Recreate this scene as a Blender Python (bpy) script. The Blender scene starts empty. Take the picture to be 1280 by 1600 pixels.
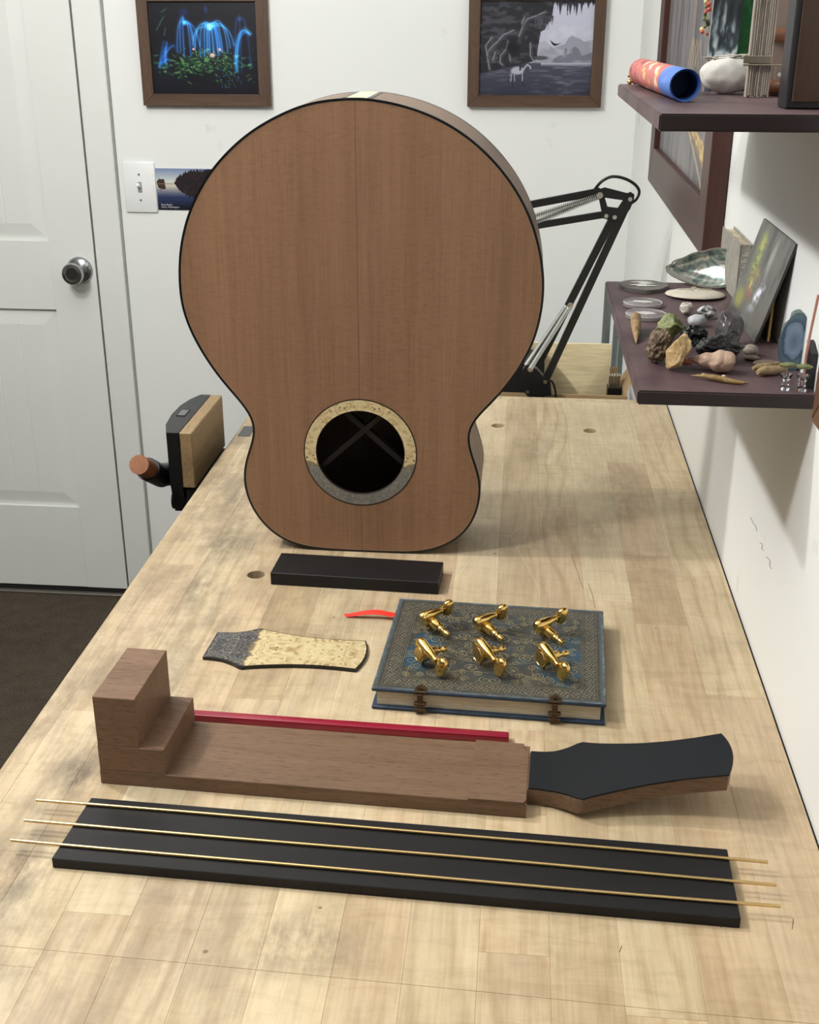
import bpy, bmesh, math, random
import numpy as np
from mathutils import Vector, Matrix, noise as mnoise
random.seed(7); RNG = np.random.RandomState(7)
S = bpy.context.scene; COL = S.collection
PI = math.pi

# ---------------------------------------------------------------- camera, world, light, exposure
FPX = 1850.0
pitch, yaw, roll = map(math.radians, (22.63, -5.2, 0.09))
_F = Vector((math.sin(yaw)*math.cos(pitch), math.cos(yaw)*math.cos(pitch), -math.sin(pitch)))
_R = Vector((math.cos(yaw), -math.sin(yaw), 0)); _U = _R.cross(_F)
_R2 = _R*math.cos(roll)+_U*math.sin(roll); _U2 = -_R*math.sin(roll)+_U*math.cos(roll)
CAM = Vector((0, 0, 1.47))
cd = bpy.data.cameras.new('camera'); cam = bpy.data.objects.new('camera', cd); COL.objects.link(cam)
cd.sensor_fit = 'VERTICAL'; cd.sensor_height = 32; cd.sensor_width = 32; cd.lens = 32*FPX/1600
cd.clip_start = 0.02
m = Matrix((_R2, _U2, -_F)).transposed().to_4x4(); m.translation = CAM; cam.matrix_world = m
S.camera = cam

W = bpy.data.worlds.new('world'); S.world = W; W.use_nodes = True
W.node_tree.nodes['Background'].inputs[0].default_value = (0.9, 0.95, 1, 1)
W.node_tree.nodes['Background'].inputs[1].default_value = 0.02

def area(name, loc, size, power, col, aim=None, shape='DISK', sy=None, spread=PI):
    l = bpy.data.lights.new(name, 'AREA'); l.shape = shape; l.size = size
    if sy: l.size_y = sy
    l.energy = power; l.color = col; l.spread = spread
    o = bpy.data.objects.new(name, l); COL.objects.link(o); o.location = loc
    if aim is not None:
        o.rotation_euler = (Vector(aim)-Vector(loc)).to_track_quat('-Z', 'Y').to_euler()
    return o
def bulb(loc, r, power, col):
    l = bpy.data.lights.new('ceiling_bulb', 'POINT'); l.shadow_soft_size = r; l.energy = power; l.color = col
    o = bpy.data.objects.new('ceiling_bulb', l); COL.objects.link(o); o.location = loc
bulb((-1.0, 1.17, 2.18), 0.04, 35, (1, 0.988, 0.965))
bulb((-1.0, 0.52, 2.18), 0.07, 33, (1, 0.988, 0.965))
area('ceiling_lamp', (-0.8, 2.05, 2.22), 0.5, 2.2, (1, 0.99, 0.97))
S.view_settings.view_transform = 'Standard'; S.view_settings.look = 'None'
S.view_settings.gamma = 1; S.view_settings.use_curve_mapping = False
S.view_settings.exposure = 0.28
S.cycles.max_bounces = 10; S.cycles.diffuse_bounces = 5; S.cycles.transmission_bounces = 8

# ---------------------------------------------------------------- helpers
def ray(px, py): return _R2*((px-640)/FPX) - _U2*((py-800)/FPX) + _F
def at(px, py, **k):
    (a, v), = k.items(); i = 'xyz'.index(a); r = ray(px, py)
    return CAM + r*((v-CAM[i])/r[i])

def s2l(c):
    return tuple(((x/255)/12.92 if x/255 <= .04045 else ((x/255+.055)/1.055)**2.4) for x in c)

def finish(me, smooth=None):
    if smooth is None: return
    for p in me.polygons: p.use_smooth = True
    if smooth < 179: me.set_sharp_from_angle(angle=math.radians(smooth))

def obj(name, bm, mt, parent=None, loc=(0, 0, 0), smooth=None, rot=None, **tags):
    """link a bmesh (or mesh) as one object; loc is the origin, verts are given relative to it"""
    if isinstance(bm, bmesh.types.BMesh):
        me = bpy.data.meshes.new(name); bmesh.ops.recalc_face_normals(bm, faces=bm.faces[:]); bm.to_mesh(me); bm.free()
        finish(me, smooth)
    else: me = bm
    if mt is not None and not me.materials: me.materials.append(mt)
    o = bpy.data.objects.new(name, me); COL.objects.link(o)
    if parent: o.parent = parent
    o.location = loc
    if rot is not None: o.rotation_euler = rot
    for k, v in tags.items(): o[k] = v
    return o

def wobj(name, bm, mt, loc, parent=None, smooth=None, **tags):
    """same, but the verts are in the coordinates of the parent (or world): the origin is moved to loc"""
    bmesh.ops.translate(bm, vec=-Vector(loc), verts=bm.verts[:])
    return obj(name, bm, mt, parent, loc, smooth, **tags)

def thing(name, label, cat, loc=(0, 0, 0), rz=0, group=None):
    o = bpy.data.objects.new(name, None); COL.objects.link(o); o.empty_display_size = .02
    o.location = loc; o.rotation_euler = (0, 0, rz); o['label'] = label; o['category'] = cat
    if group: o['group'] = group
    return o

def T(label, cat, group=None):
    d = dict(label=label, category=cat)
    if group: d['group'] = group
    return d
ST = dict(kind='structure')

def B(): return bmesh.new()
def box(bm, x0, x1, y0, y1, z0, z1, bev=0, seg=1, M=None):
    r = bmesh.ops.create_cube(bm, size=1)
    vs = r['verts']
    for v in vs: v.co = Vector((x0+(v.co.x+.5)*(x1-x0), y0+(v.co.y+.5)*(y1-y0), z0+(v.co.z+.5)*(z1-z0)))
    if bev:
        es = list({e for v in vs for e in v.link_edges})
        r = bmesh.ops.bevel(bm, geom=es, offset=bev, segments=seg, affect='EDGES', profile=.5)
        vs = list(set(vs).intersection(bm.verts)) + r['verts'] if False else list({v for f in r['faces'] for v in f.verts})
    if M is not None: bmesh.ops.transform(bm, matrix=M, verts=vs)
    return bm
def cyl(bm, a, b, r0, r1=None, n=16, cap=True):
    a, b = Vector(a), Vector(b); d = b-a
    if r1 is None: r1 = r0
    q = d.to_track_quat('Z', 'Y').to_matrix().to_4x4(); q.translation = (a+b)/2
    bmesh.ops.create_cone(bm, cap_ends=cap, segments=n, radius1=max(r0, 1e-5), radius2=max(r1, 1e-5), depth=d.length, matrix=q)
    return bm
def lathe(bm, prof, n=24, M=Matrix()):
    """prof: list of (r, z); revolved round Z and transformed by M"""
    rings = []
    for r, z in prof:
        if r < 1e-6: rings.append([bm.verts.new(M @ Vector((0, 0, z)))])
        else: rings.append([bm.verts.new(M @ Vector((r*math.cos(2*PI*i/n), r*math.sin(2*PI*i/n), z))) for i in range(n)])
    for A, C in zip(rings, rings[1:]):
        for i in range(n):
            j = (i+1) % n
            if len(A) == 1 and len(C) == 1: continue
            if len(A) == 1: bm.faces.new((A[0], C[i], C[j]))
            elif len(C) == 1: bm.faces.new((A[i], A[j], C[0]))
            else: bm.faces.new((A[i], A[j], C[j], C[i]))
    for R in (rings[0], rings[-1]):
        if len(R) > 1: bm.faces.new(R)
    return bm
def tube(bm, pts, r, n=8, closed=False, taper=None):
    pts = [Vector(p) for p in pts]; N = len(pts); rings = []
    up = Vector((0, 0, 1)); prev = None
    for i, p in enumerate(pts):
        if closed: d = pts[(i+1) % N]-pts[i-1]
        else: d = pts[min(i+1, N-1)]-pts[max(i-1, 0)]
        d.normalize()
        if prev is None:
            u = d.cross(up)
            if u.length < 1e-3: u = d.cross(Vector((1, 0, 0)))
        else: u = prev - d*prev.dot(d)
        u.normalize(); prev = u; w = d.cross(u)
        rr = r*(taper[i] if taper else 1)
        rings.append([bm.verts.new(p+u*rr*math.cos(2*PI*k/n)+w*rr*math.sin(2*PI*k/n)) for k in range(n)])
    rng = range(N) if closed else range(N-1)
    for i in rng:
        A, C = rings[i], rings[(i+1) % N]
        for k in range(n): bm.faces.new((A[k], A[(k+1) % n], C[(k+1) % n], C[k]))
    if not closed: bm.faces.new(rings[0]); bm.faces.new(rings[-1])
    return bm
def prism(bm, pts, vec, bev=0):
    """closed polygon pts (3D, planar) extruded by vec"""
    A = [bm.verts.new(p) for p in pts]; C = [bm.verts.new(Vector(p)+Vector(vec)) for p in pts]; n = len(A)
    bm.faces.new(A); bm.faces.new(C)
    for i in range(n): bm.faces.new((A[i], A[(i+1) % n], C[(i+1) % n], C[i]))
    return bm
def crom(pts, k=6, closed=False):
    pts = [Vector(p) for p in pts]; n = len(pts); out = []
    for i in range(n if closed else n-1):
        g = (lambda j: pts[j % n]) if closed else (lambda j: pts[min(max(j, 0), n-1)])
        p0, p1, p2, p3 = g(i-1), g(i), g(i+1), g(i+2)
        for s in range(k):
            t = s/k
            out.append(.5*((2*p1)+(p2-p0)*t+(2*p0-5*p1+4*p2-p3)*t*t+(3*p1-p0-3*p2+p3)*t**3))
    if not closed: out.append(pts[-1])
    return out
def rock(bm, c, dims, seed=0, amp=.25, sub=3, freq=2.0, rot=(0, 0, 0), ridge=False, flat=None, q=0):
    r = bmesh.ops.create_icosphere(bm, subdivisions=sub, radius=1)
    from mathutils import Euler
    R = Euler(rot).to_matrix(); off = Vector((seed*7.3, seed*3.1, seed*5.7))
    for v in r['verts']:
        p = v.co.copy(); nz = mnoise.noise(p*freq+off)
        if ridge: nz = 1-2*abs(nz)
        nz += .5*mnoise.noise(p*freq*2.3+off)
        k = 1+amp*nz
        if q:   # angular facets: clip against random planes
            for j in range(q):
                random.seed(seed*100+j); d = Vector((random.uniform(-1, 1), random.uniform(-1, 1), random.uniform(-1, 1))).normalized()
                h = random.uniform(.62, .85); s = p.dot(d)
                if s > h: p = p - d*(s-h)
        p = p*k
        p = Vector((p.x*dims[0], p.y*dims[1], p.z*dims[2]))
        v.co = R@p
    zs = min(v.co.z for v in r['verts'])
    for v in r['verts']:
        v.co = v.co + Vector(c) - Vector((0, 0, zs)) if flat is None else v.co+Vector(c)
    return bm

# ---------------------------------------------------------------- materials
def newmat(name):
    mt = bpy.data.materials.new(name); mt.use_nodes = True
    nt = mt.node_tree; bs = nt.nodes['Principled BSDF']
    return mt, nt, bs
def N(nt, t, **k):
    n = nt.nodes.new(t)
    for a, v in k.items():
        if a.startswith('i_'): n.inputs[a[2:].replace('_', ' ')].default_value = v
        else: setattr(n, a, v)
    return n
def L(nt, a, b): nt.links.new(a, b)
def ramp(nt, fac, stops):
    r = N(nt, 'ShaderNodeValToRGB'); e = r.color_ramp.elements
    while len(e) < len(stops): e.new(.5)
    for el, (p, c) in zip(e, stops): el.position = p; el.color = (*c, 1)
    L(nt, fac, r.inputs[0]); return r.outputs[0]
def mixc(nt, fac, a, b, mode='MIX'):
    n = N(nt, 'ShaderNodeMix', data_type='RGBA', blend_type=mode)
    for s, v in ((n.inputs[0], fac), (n.inputs[6], a), (n.inputs[7], b)):
        if isinstance(v, (int, float)): s.default_value = v
        elif isinstance(v, tuple): s.default_value = (*v, 1)
        else: L(nt, v, s)
    return n.outputs[2]
def math_(nt, op, a, b=0.0, c=None, clamp=False):
    n = N(nt, 'ShaderNodeMath', operation=op, use_clamp=clamp)
    for s, v in zip(n.inputs, (a, b, c)):
        if v is None: continue
        if isinstance(v, (int, float)): s.default_value = v
        else: L(nt, v, s)
    return n.outputs[0]
def coords(nt, scale=(1, 1, 1), kind='Object', rnd=0):
    tc = N(nt, 'ShaderNodeTexCoord'); mp = N(nt, 'ShaderNodeMapping')
    src = tc.outputs[kind]
    if rnd:
        oi = N(nt, 'ShaderNodeObjectInfo'); vm = N(nt, 'ShaderNodeVectorMath', operation='SCALE')
        cb = N(nt, 'ShaderNodeCombineXYZ'); L(nt, oi.outputs['Random'], cb.inputs[0])
        L(nt, math_(nt, 'MULTIPLY', oi.outputs['Random'], 7.31), cb.inputs[1]); L(nt, math_(nt, 'MULTIPLY', oi.outputs['Random'], 3.7), cb.inputs[2])
        L(nt, cb.outputs[0], vm.inputs[0]); vm.inputs['Scale'].default_value = rnd
        va = N(nt, 'ShaderNodeVectorMath', operation='ADD'); L(nt, src, va.inputs[0]); L(nt, vm.outputs[0], va.inputs[1]); src = va.outputs[0]
    L(nt, src, mp.inputs[0]); mp.inputs['Scale'].default_value = scale
    return mp.outputs[0]
def noise(nt, vec, scale, detail=4, rough=.55, dist=0):
    n = N(nt, 'ShaderNodeTexNoise'); L(nt, vec, n.inputs['Vector']); n.inputs['Scale'].default_value = scale
    n.inputs['Detail'].default_value = detail; n.inputs['Roughness'].default_value = rough; n.inputs['Distortion'].default_value = dist
    return n.outputs['Fac']
def bump(nt, bs, h, strength=.2, dist=.001):
    b = N(nt, 'ShaderNodeBump'); b.inputs['Strength'].default_value = strength; b.inputs['Distance'].default_value = dist
    L(nt, h, b.inputs['Height']); L(nt, b.outputs[0], bs.inputs['Normal'])
def plain(name, rgb, rough=.5, metal=0, var=.06, nscale=60, bmp=.05, spec=.5, coat=0, lin=False, **kw):
    mt, nt, bs = newmat(name); c = rgb if lin else s2l(rgb); v = coords(nt)
    n = noise(nt, v, nscale, 3)
    col = ramp(nt, n, [(.3, tuple(x*(1-var) for x in c)), (.7, tuple(min(1, x*(1+var)) for x in c))])
    L(nt, col, bs.inputs['Base Color']); bs.inputs['Roughness'].default_value = rough; bs.inputs['Metallic'].default_value = metal
    bs.inputs['Specular IOR Level'].default_value = spec; bs.inputs['Coat Weight'].default_value = coat
    if bmp: bump(nt, bs, n, bmp, .0006)
    for k, v in kw.items(): bs.inputs[k.replace('_', ' ')].default_value = v
    return mt
def wood(name, c1, c2, c3=None, axis='X', fine=350, stretch=.04, rough=.55, band=22, pores=True, rnd=0, bmp=.15, spec=.35, pore_amt=.5, extra=None):
    """long-grained wood; axis is the grain direction in object space"""
    mt, nt, bs = newmat(name); c1, c2 = s2l(c1), s2l(c2); c3 = s2l(c3) if c3 else c2
    sc = [1, 1, 1]; sc['XYZ'.index(axis)] = stretch
    v = coords(nt, tuple(sc), rnd=rnd)
    n1 = noise(nt, v, band, 4, .6, .4); n2 = noise(nt, v, fine, 3, .6); 
    sc2 = [1, 1, 1]; sc2['XYZ'.index(axis)] = .12
    v2 = coords(nt, tuple(sc2), rnd=rnd); n3 = noise(nt, v2, fine*1.6, 2, .6)
    base = ramp(nt, n1, [(.32, c1), (.52, c2), (.7, c3)])
    g = ramp(nt, n2, [(.3, (.80, .78, .76)), (.6, (1.06, 1.06, 1.06))])
    col = mixc(nt, .8, base, g, 'MULTIPLY')
    if pores:
        pr = ramp(nt, n3, [(.34, (.55, .5, .48)), (.44, (1, 1, 1))])
        col = mixc(nt, pore_amt, col, pr, 'MULTIPLY')
    if extra: col = extra(nt, col)
    L(nt, col, bs.inputs['Base Color']); bs.inputs['Roughness'].default_value = rough; bs.inputs['Specular IOR Level'].default_value = spec
    bump(nt, bs, math_(nt, 'ADD', n2, math_(nt, 'MULTIPLY', n3, .5)), bmp, .0005)
    return mt
def glass(name, col=(1, 1, 1), rough=.03):
    mt, nt, bs = newmat(name); bs.inputs['Base Color'].default_value = (*col, 1); bs.inputs['Transmission Weight'].default_value = 1
    bs.inputs['Roughness'].default_value = rough; bs.inputs['IOR'].default_value = 1.47
    return mt
def attrmat(name, rough=.5, spec=.4, bmp=0, coat=0, metal=0):
    mt, nt, bs = newmat(name); a = N(nt, 'ShaderNodeVertexColor', layer_name='print')
    L(nt, a.outputs[0], bs.inputs['Base Color']); bs.inputs['Roughness'].default_value = rough; bs.inputs['Specular IOR Level'].default_value = spec
    bs.inputs['Coat Weight'].default_value = coat; bs.inputs['Coat Roughness'].default_value = .08
    if bmp:
        g = N(nt, 'ShaderNodeRGBToBW'); L(nt, a.outputs[0], g.inputs[0]); bump(nt, bs, g.outputs[0], bmp, .004)
    return mt

wall_m = plain('white_wall_paint', (0.82, 0.835, 0.82), .6, var=.012, nscale=2.5, bmp=0, lin=True, spec=.3)
far_m = plain('taupe_wall_paint', (.74, .72, .68), .7, var=.02, nscale=3, bmp=0, lin=True)
def mk_wall():
    mt, nt, bs = newmat('scuffed_wall_paint'); v = coords(nt)
    n = noise(nt, v, 1.7, 4); c = ramp(nt, n, [(.3, (.80, .815, .80)), (.7, (.84, .85, .83))])
    n2 = noise(nt, v, 9, 5, .6); sc = ramp(nt, n2, [(.27, (.86, .86, .85)), (.34, (1, 1, 1))])
    c = mixc(nt, 1.0, c, sc, 'MULTIPLY'); L(nt, c, bs.inputs['Base Color']); bs.inputs['Roughness'].default_value = .6
    bs.inputs['Specular IOR Level'].default_value = .3
    bump(nt, bs, noise(nt, v, 220, 2), .06, .001); return mt
wallp = mk_wall()
door_m = plain('door_paint', (.77, .78, .755), .42, var=.015, nscale=5, bmp=.01, lin=True)
black_metal = plain('black_powder_coat', (16, 17, 18), .42, bmp=.04, nscale=400)
steel = plain('spring_steel', (200, 200, 196), .25, 1, bmp=0)
chrome = plain('satin_nickel', (176, 178, 180), .2, 1, bmp=0)

# ---------------------------------------------------------------- painting of flat prints
class Cv:
    def __init__(s, w, h, col=(0, 0, 0)):
        s.w, s.h = w, h; s.a = np.zeros((h, w, 3)); s.a[:] = np.array(col)/255.
        s.Y, s.X = np.mgrid[0:h, 0:w].astype(float); s.U = s.X/(w-1); s.V = s.Y/(h-1)
    def mix(s, m, col): 
        m = np.clip(m, 0, 1)[..., None]; s.a = s.a*(1-m)+np.asarray(col, float)/255.*m
    def add(s, m, col): s.a = np.clip(s.a+m[..., None]*np.asarray(col, float)/255., 0, 1)
    def fbm(s, sx, sy, octv=4, seed=0):
        r = np.random.RandomState(seed); out = 0; amp = 1; tot = 0
        for o in range(octv):
            gx, gy = int(sx*2**o)+3, int(sy*2**o)+3; g = r.rand(gy, gx)
            x = s.U*(gx-2.001); y = s.V*(gy-2.001); xi = x.astype(int); yi = y.astype(int); fx = x-xi; fy = y-yi
            fx = fx*fx*(3-2*fx); fy = fy*fy*(3-2*fy)
            v = g[yi, xi]*(1-fx)*(1-fy)+g[yi, xi+1]*fx*(1-fy)+g[yi+1, xi]*(1-fx)*fy+g[yi+1, xi+1]*fx*fy
            out = out+v*amp; tot += amp; amp *= .55
        return out/tot
    def blob(s, x, y, rx, ry, col, a=1, soft=.3, ang=0):
        dx, dy = (s.U-x)*s.w/s.h, s.V-y; c, n = math.cos(ang), math.sin(ang)
        d = np.sqrt(((dx*c+dy*n)/rx)**2+((-dx*n+dy*c)/ry)**2); s.mix(a*np.clip((1-d)/soft+.5, 0, 1), col)
    def dist(s, pts):
        D = np.full((s.h, s.w), 9.); P = [(p[0]*s.w/s.h, p[1]) for p in pts]; X = s.U*s.w/s.h
        for (x0, y0), (x1, y1) in zip(P, P[1:]):
            dx, dy = x1-x0, y1-y0; l = dx*dx+dy*dy+1e-12; t = np.clip(((X-x0)*dx+(s.V-y0)*dy)/l, 0, 1)
            D = np.minimum(D, np.hypot(X-x0-t*dx, s.V-y0-t*dy))
        return D*s.h
    def line(s, pts, col, w=1, a=1, glow=0):
        d = s.dist(pts); s.mix(a*np.clip(w/2+.5-d, 0, 1), col)
        if glow: s.add(.35*a*np.exp(-(d/glow)**2), col)
    def poly(s, pts, col, a=1):
        m = np.zeros((s.h, s.w), bool); n = len(pts)
        for i in range(n):
            (x0, y0), (x1, y1) = pts[i], pts[(i+1) % n]
            if y0 == y1: continue
            m ^= ((s.V < y0) != (s.V < y1)) & (s.U < (x1-x0)*(s.V-y0)/(y1-y0)+x0)
        s.mix(m*a, col)
def bez(p0, p1, p2, n=12):
    return [((1-t)**2*p0[0]+2*t*(1-t)*p1[0]+t*t*p2[0], (1-t)**2*p0[1]+2*t*(1-t)*p1[1]+t*t*p2[1]) for t in [i/n for i in range(n+1)]]
def printed(name, cv, O, ux, uy, mt, parent, **tags):
    """a flat print: grid of colour points spanning O + u*ux + v*uy (v runs down)"""
    w, h = cv.w, cv.h; u, v = np.meshgrid(np.linspace(0, 1, w), np.linspace(0, 1, h))
    O, ux, uy = map(np.array, (O, ux, uy)); co = O+u.reshape(-1, 1)*ux+v.reshape(-1, 1)*uy
    i = np.arange((h-1)*(w-1)); r = i//(w-1); c = i % (w-1); k = r*w+c
    f = np.stack([k, k+w, k+w+1, k+1], 1)
    me = bpy.data.meshes.new(name); me.vertices.add(w*h); me.vertices.foreach_set('co', co.ravel())
    me.loops.add(f.size); me.loops.foreach_set('vertex_index', f.ravel().astype(np.int32))
    me.polygons.add(len(f)); me.polygons.foreach_set('loop_start', np.arange(0, f.size, 4, dtype=np.int32))
    me.update(calc_edges=True)
    at_ = me.color_attributes.new('print', 'FLOAT_COLOR', 'POINT'); a = np.clip(cv.a, 0, 1)
    lin = np.where(a <= .04045, a/12.92, ((a+.055)/1.055)**2.4)
    at_.data.foreach_set('color', np.concatenate([lin.reshape(-1, 3), np.ones((w*h, 1))], 1).ravel())
    return obj(name, me, mt, parent, **tags)

# ---------------------------------------------------------------- the room
YB = 2.86                      # back wall plane
def wx(y): return 0.2412+0.0058*(y-0.74)      # right wall plane, running very slightly off square
bm = B(); box(bm, -4.6, .9, YB, YB+.12, 0, 2.50); obj('wall_back', bm, wallp, **ST)
bm = B(); prism(bm, [(wx(-5), -5, 0), (wx(YB+.12), YB+.12, 0), (.7, YB+.12, 0), (.7, -5, 0)], (0, 0, 2.50)); obj('wall_right', bm, wallp, **ST)
bm = B(); box(bm, -4.72, -4.6, -5.0, YB+.12, 0, 2.50); obj('wall_left', bm, far_m, **ST)
bm = B(); box(bm, -4.72, .7, -5.12, -5.0, 0, 2.50); obj('wall_front', bm, far_m, **ST)
bm = B(); box(bm, -4.72, .9, -5.12, YB+.12, 2.50, 2.60); obj('ceiling', bm, wall_m, **ST)
def carpet():
    mt, nt, bs = newmat('brown_carpet'); v = coords(nt)
    n = noise(nt, v, 260, 3, .7); n2 = noise(nt, v, 26, 4, .6); n3 = noise(nt, v, 3, 3)
    c = ramp(nt, n, [(.3, s2l((56, 49, 41))), (.7, s2l((106, 95, 82)))])
    c = mixc(nt, .7, c, ramp(nt, n2, [(.3, (.72, .70, .68)), (.7, (1.12, 1.12, 1.12))]), 'MULTIPLY')
    c = mixc(nt, .5, c, ramp(nt, n3, [(.3, (.8, .8, .8)), (.7, (1.1, 1.1, 1.1))]), 'MULTIPLY')
    L(nt, c, bs.inputs['Base Color']); bs.inputs['Roughness'].default_value = 1; bs.inputs['Specular IOR Level'].default_value = .1
    bump(nt, bs, math_(nt, 'ADD', n, math_(nt, 'MULTIPLY', n2, 2.0)), .9, .004); return mt
bm = B(); box(bm, -4.6, .7, -5.0, YB+.1, -.08, 0); obj('floor', bm, carpet(), **ST)

# door: stiles and rails with raised panels
DX0, DX1 = -1.802, -1.0395; DY = YB-.004
dr = bpy.data.objects.new('door_1', None); COL.objects.link(dr); dr['kind'] = 'structure'; dr.location = (DX1, DY, 0)
def lb(x0, x1, z0, z1, y0=0.0, y1=.0035):  # local box on the door
    return (x0-DX1, x1-DX1, y0, y1, z0, z1)
PX1 = -1.151; PX0 = DX0+.1115
for nm, a in (('stile', lb(DX0, PX0, .018, 2.04)), ('stile', lb(PX1, DX1, .018, 2.04)),
              ('rail', lb(PX0, PX1, .018, .2565)), ('rail', lb(PX0, PX1, .7926, .9647)), ('rail', lb(PX0, PX1, 1.90, 2.04))):
    bm = B(); box(bm, a[0], a[1], -.008, .0035, a[4], a[5], .0012 if nm == 'rail' else 0); obj(nm, bm, door_m, dr)
def door_panel(z0, z1):
    bm = B(); w = .040; d0 = .0028; d1 = -.0035
    x0, x1 = PX0-DX1, PX1-DX1
    o = [(x0, d0, z0), (x1, d0, z0), (x1, d0, z1), (x0, d0, z1)]
    i = [(x0+w, d1, z0+w), (x1-w, d1, z0+w), (x1-w, d1, z1-w), (x0+w, d1, z1-w)]
    O = [bm.verts.new(p) for p in o]; I = [bm.verts.new(p) for p in i]
    for k in range(4): bm.faces.new((O[k], O[(k+1) % 4], I[(k+1) % 4], I[k]))
    # planked face: flat strips with narrow V grooves
    xs = [x0+w]; g = x1-w-.0665
    gs = []
    while g > x0+w+.02: gs.append(g); g -= .0665
    for g in sorted(gs): xs += [g-.0022, g, g+.0022]
    xs.append(x1-w); yy = [d1]+sum([[d1, d1+.0022, d1] for _ in gs], [])+[d1]
    lo = [bm.verts.new((x, y, z0+w)) for x, y in zip(xs, yy)]; hi = [bm.verts.new((x, y, z1-w)) for x, y in zip(xs, yy)]
    for k in range(len(xs)-1): bm.faces.new((lo[k], lo[k+1], hi[k+1], hi[k]))
    obj('raised_panel', bm, door_m, dr)
door_panel(.2565, .7926); door_panel(.9647, 1.90)
kn = at(113, 424, y=YB-.03)
bm = B(); Mk = Matrix.Translation((kn.x-DX1+.013, -.008, kn.z)) @ Matrix.Rotation(PI/2, 4, 'X')
lathe(bm, [(0, 0), (.033, 0), (.033, .003), (.028, .009), (.014, .012), (.013, .03), (.021, .036), (.0265, .046), (.0265, .054), (.0245, .058), (.0165, .0595), (.0155, .058), (0, .0575)], 40, Mk)
obj('door_knob', bm, chrome, dr, smooth=40, label='round satin nickel door knob')
bm = B(); cyl(bm, (DX1-DX1-.0435, -.0195, kn.z+.008), (DX1-DX1-.0435, -.0155, kn.z+.008), .003, n=10); obj('rose_screw', bm, chrome, dr)
# jamb, casing, threshold
bm = B(); box(bm, -1.0345, -.9675, YB-.014, YB, 0, 2.10, .002); obj('trim_1', bm, door_m, **ST)
bm = B(); box(bm, -.9675, -.9635, YB-.007, YB, 0, 2.10); obj('trim_2', bm, plain('casing_edge_grey', (150, 151, 148), .6, bmp=0), **ST)  # narrow grey strip along the outer edge of the casing
bm = B(); box(bm, -1.86, -1.036, YB-.0005, YB+.002, 0, 2.06); obj('trim_3', bm, plain('door_gap_dark', (70, 68, 60), .8, bmp=0), **ST)
bm = B(); box(bm, -1.87, -1.8065, YB-.014, YB, 0, 2.10, .002); obj('trim_4', bm, door_m, **ST)
bm = B(); box(bm, -1.87, -.9635, YB-.014, YB, 2.06, 2.13, .002); obj('trim_5', bm, door_m, **ST)
bm = B(); box(bm, -1.80, -1.0345, YB-.03, YB-.014, 0, .006, .002); obj('trim_6', bm, plain('threshold_strip', (112, 108, 100), .45, .4), **ST)
bm = B(); box(bm, -1.80, -1.0345, YB-.013, YB-.001, 0, .014); obj('trim_7', bm, plain('door_gap_shade', (24, 22, 20), .8), **ST)  # dark strip standing in for the shaded gap under the door
bm = B(); box(bm, -.9635, .24, YB-.012, YB, 0, .085, .003); obj('baseboard_back', bm, door_m, **ST)

# pencil scuffs on the right wall
scuff_m = plain('pencil_grey', (128, 126, 124), .8, bmp=0)
for k, (pl) in enumerate([[(1172, 808), (1176, 817), (1180, 822), (1182, 830)], [(1187, 848), (1191, 851), (1190, 857), (1193, 860)], [(1197, 870), (1203, 876), (1203, 884), (1206, 889)]]):
    pts = [];
    for a, b in pl:
        q = at(a, b, x=.2425); pts.append((wx(q.y)-.0003, q.y, q.z))
    bm = B(); tube(bm, crom(pts, 3), .0003, 4)
    obj('pencil_scuff', bm, scuff_m, **T(('topmost', 'middle', 'lowest')[k]+' of three thin grey pencil scuffs on the white wall beside the workbench', 'scuff mark', 'scuffs on the right wall'))

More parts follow.
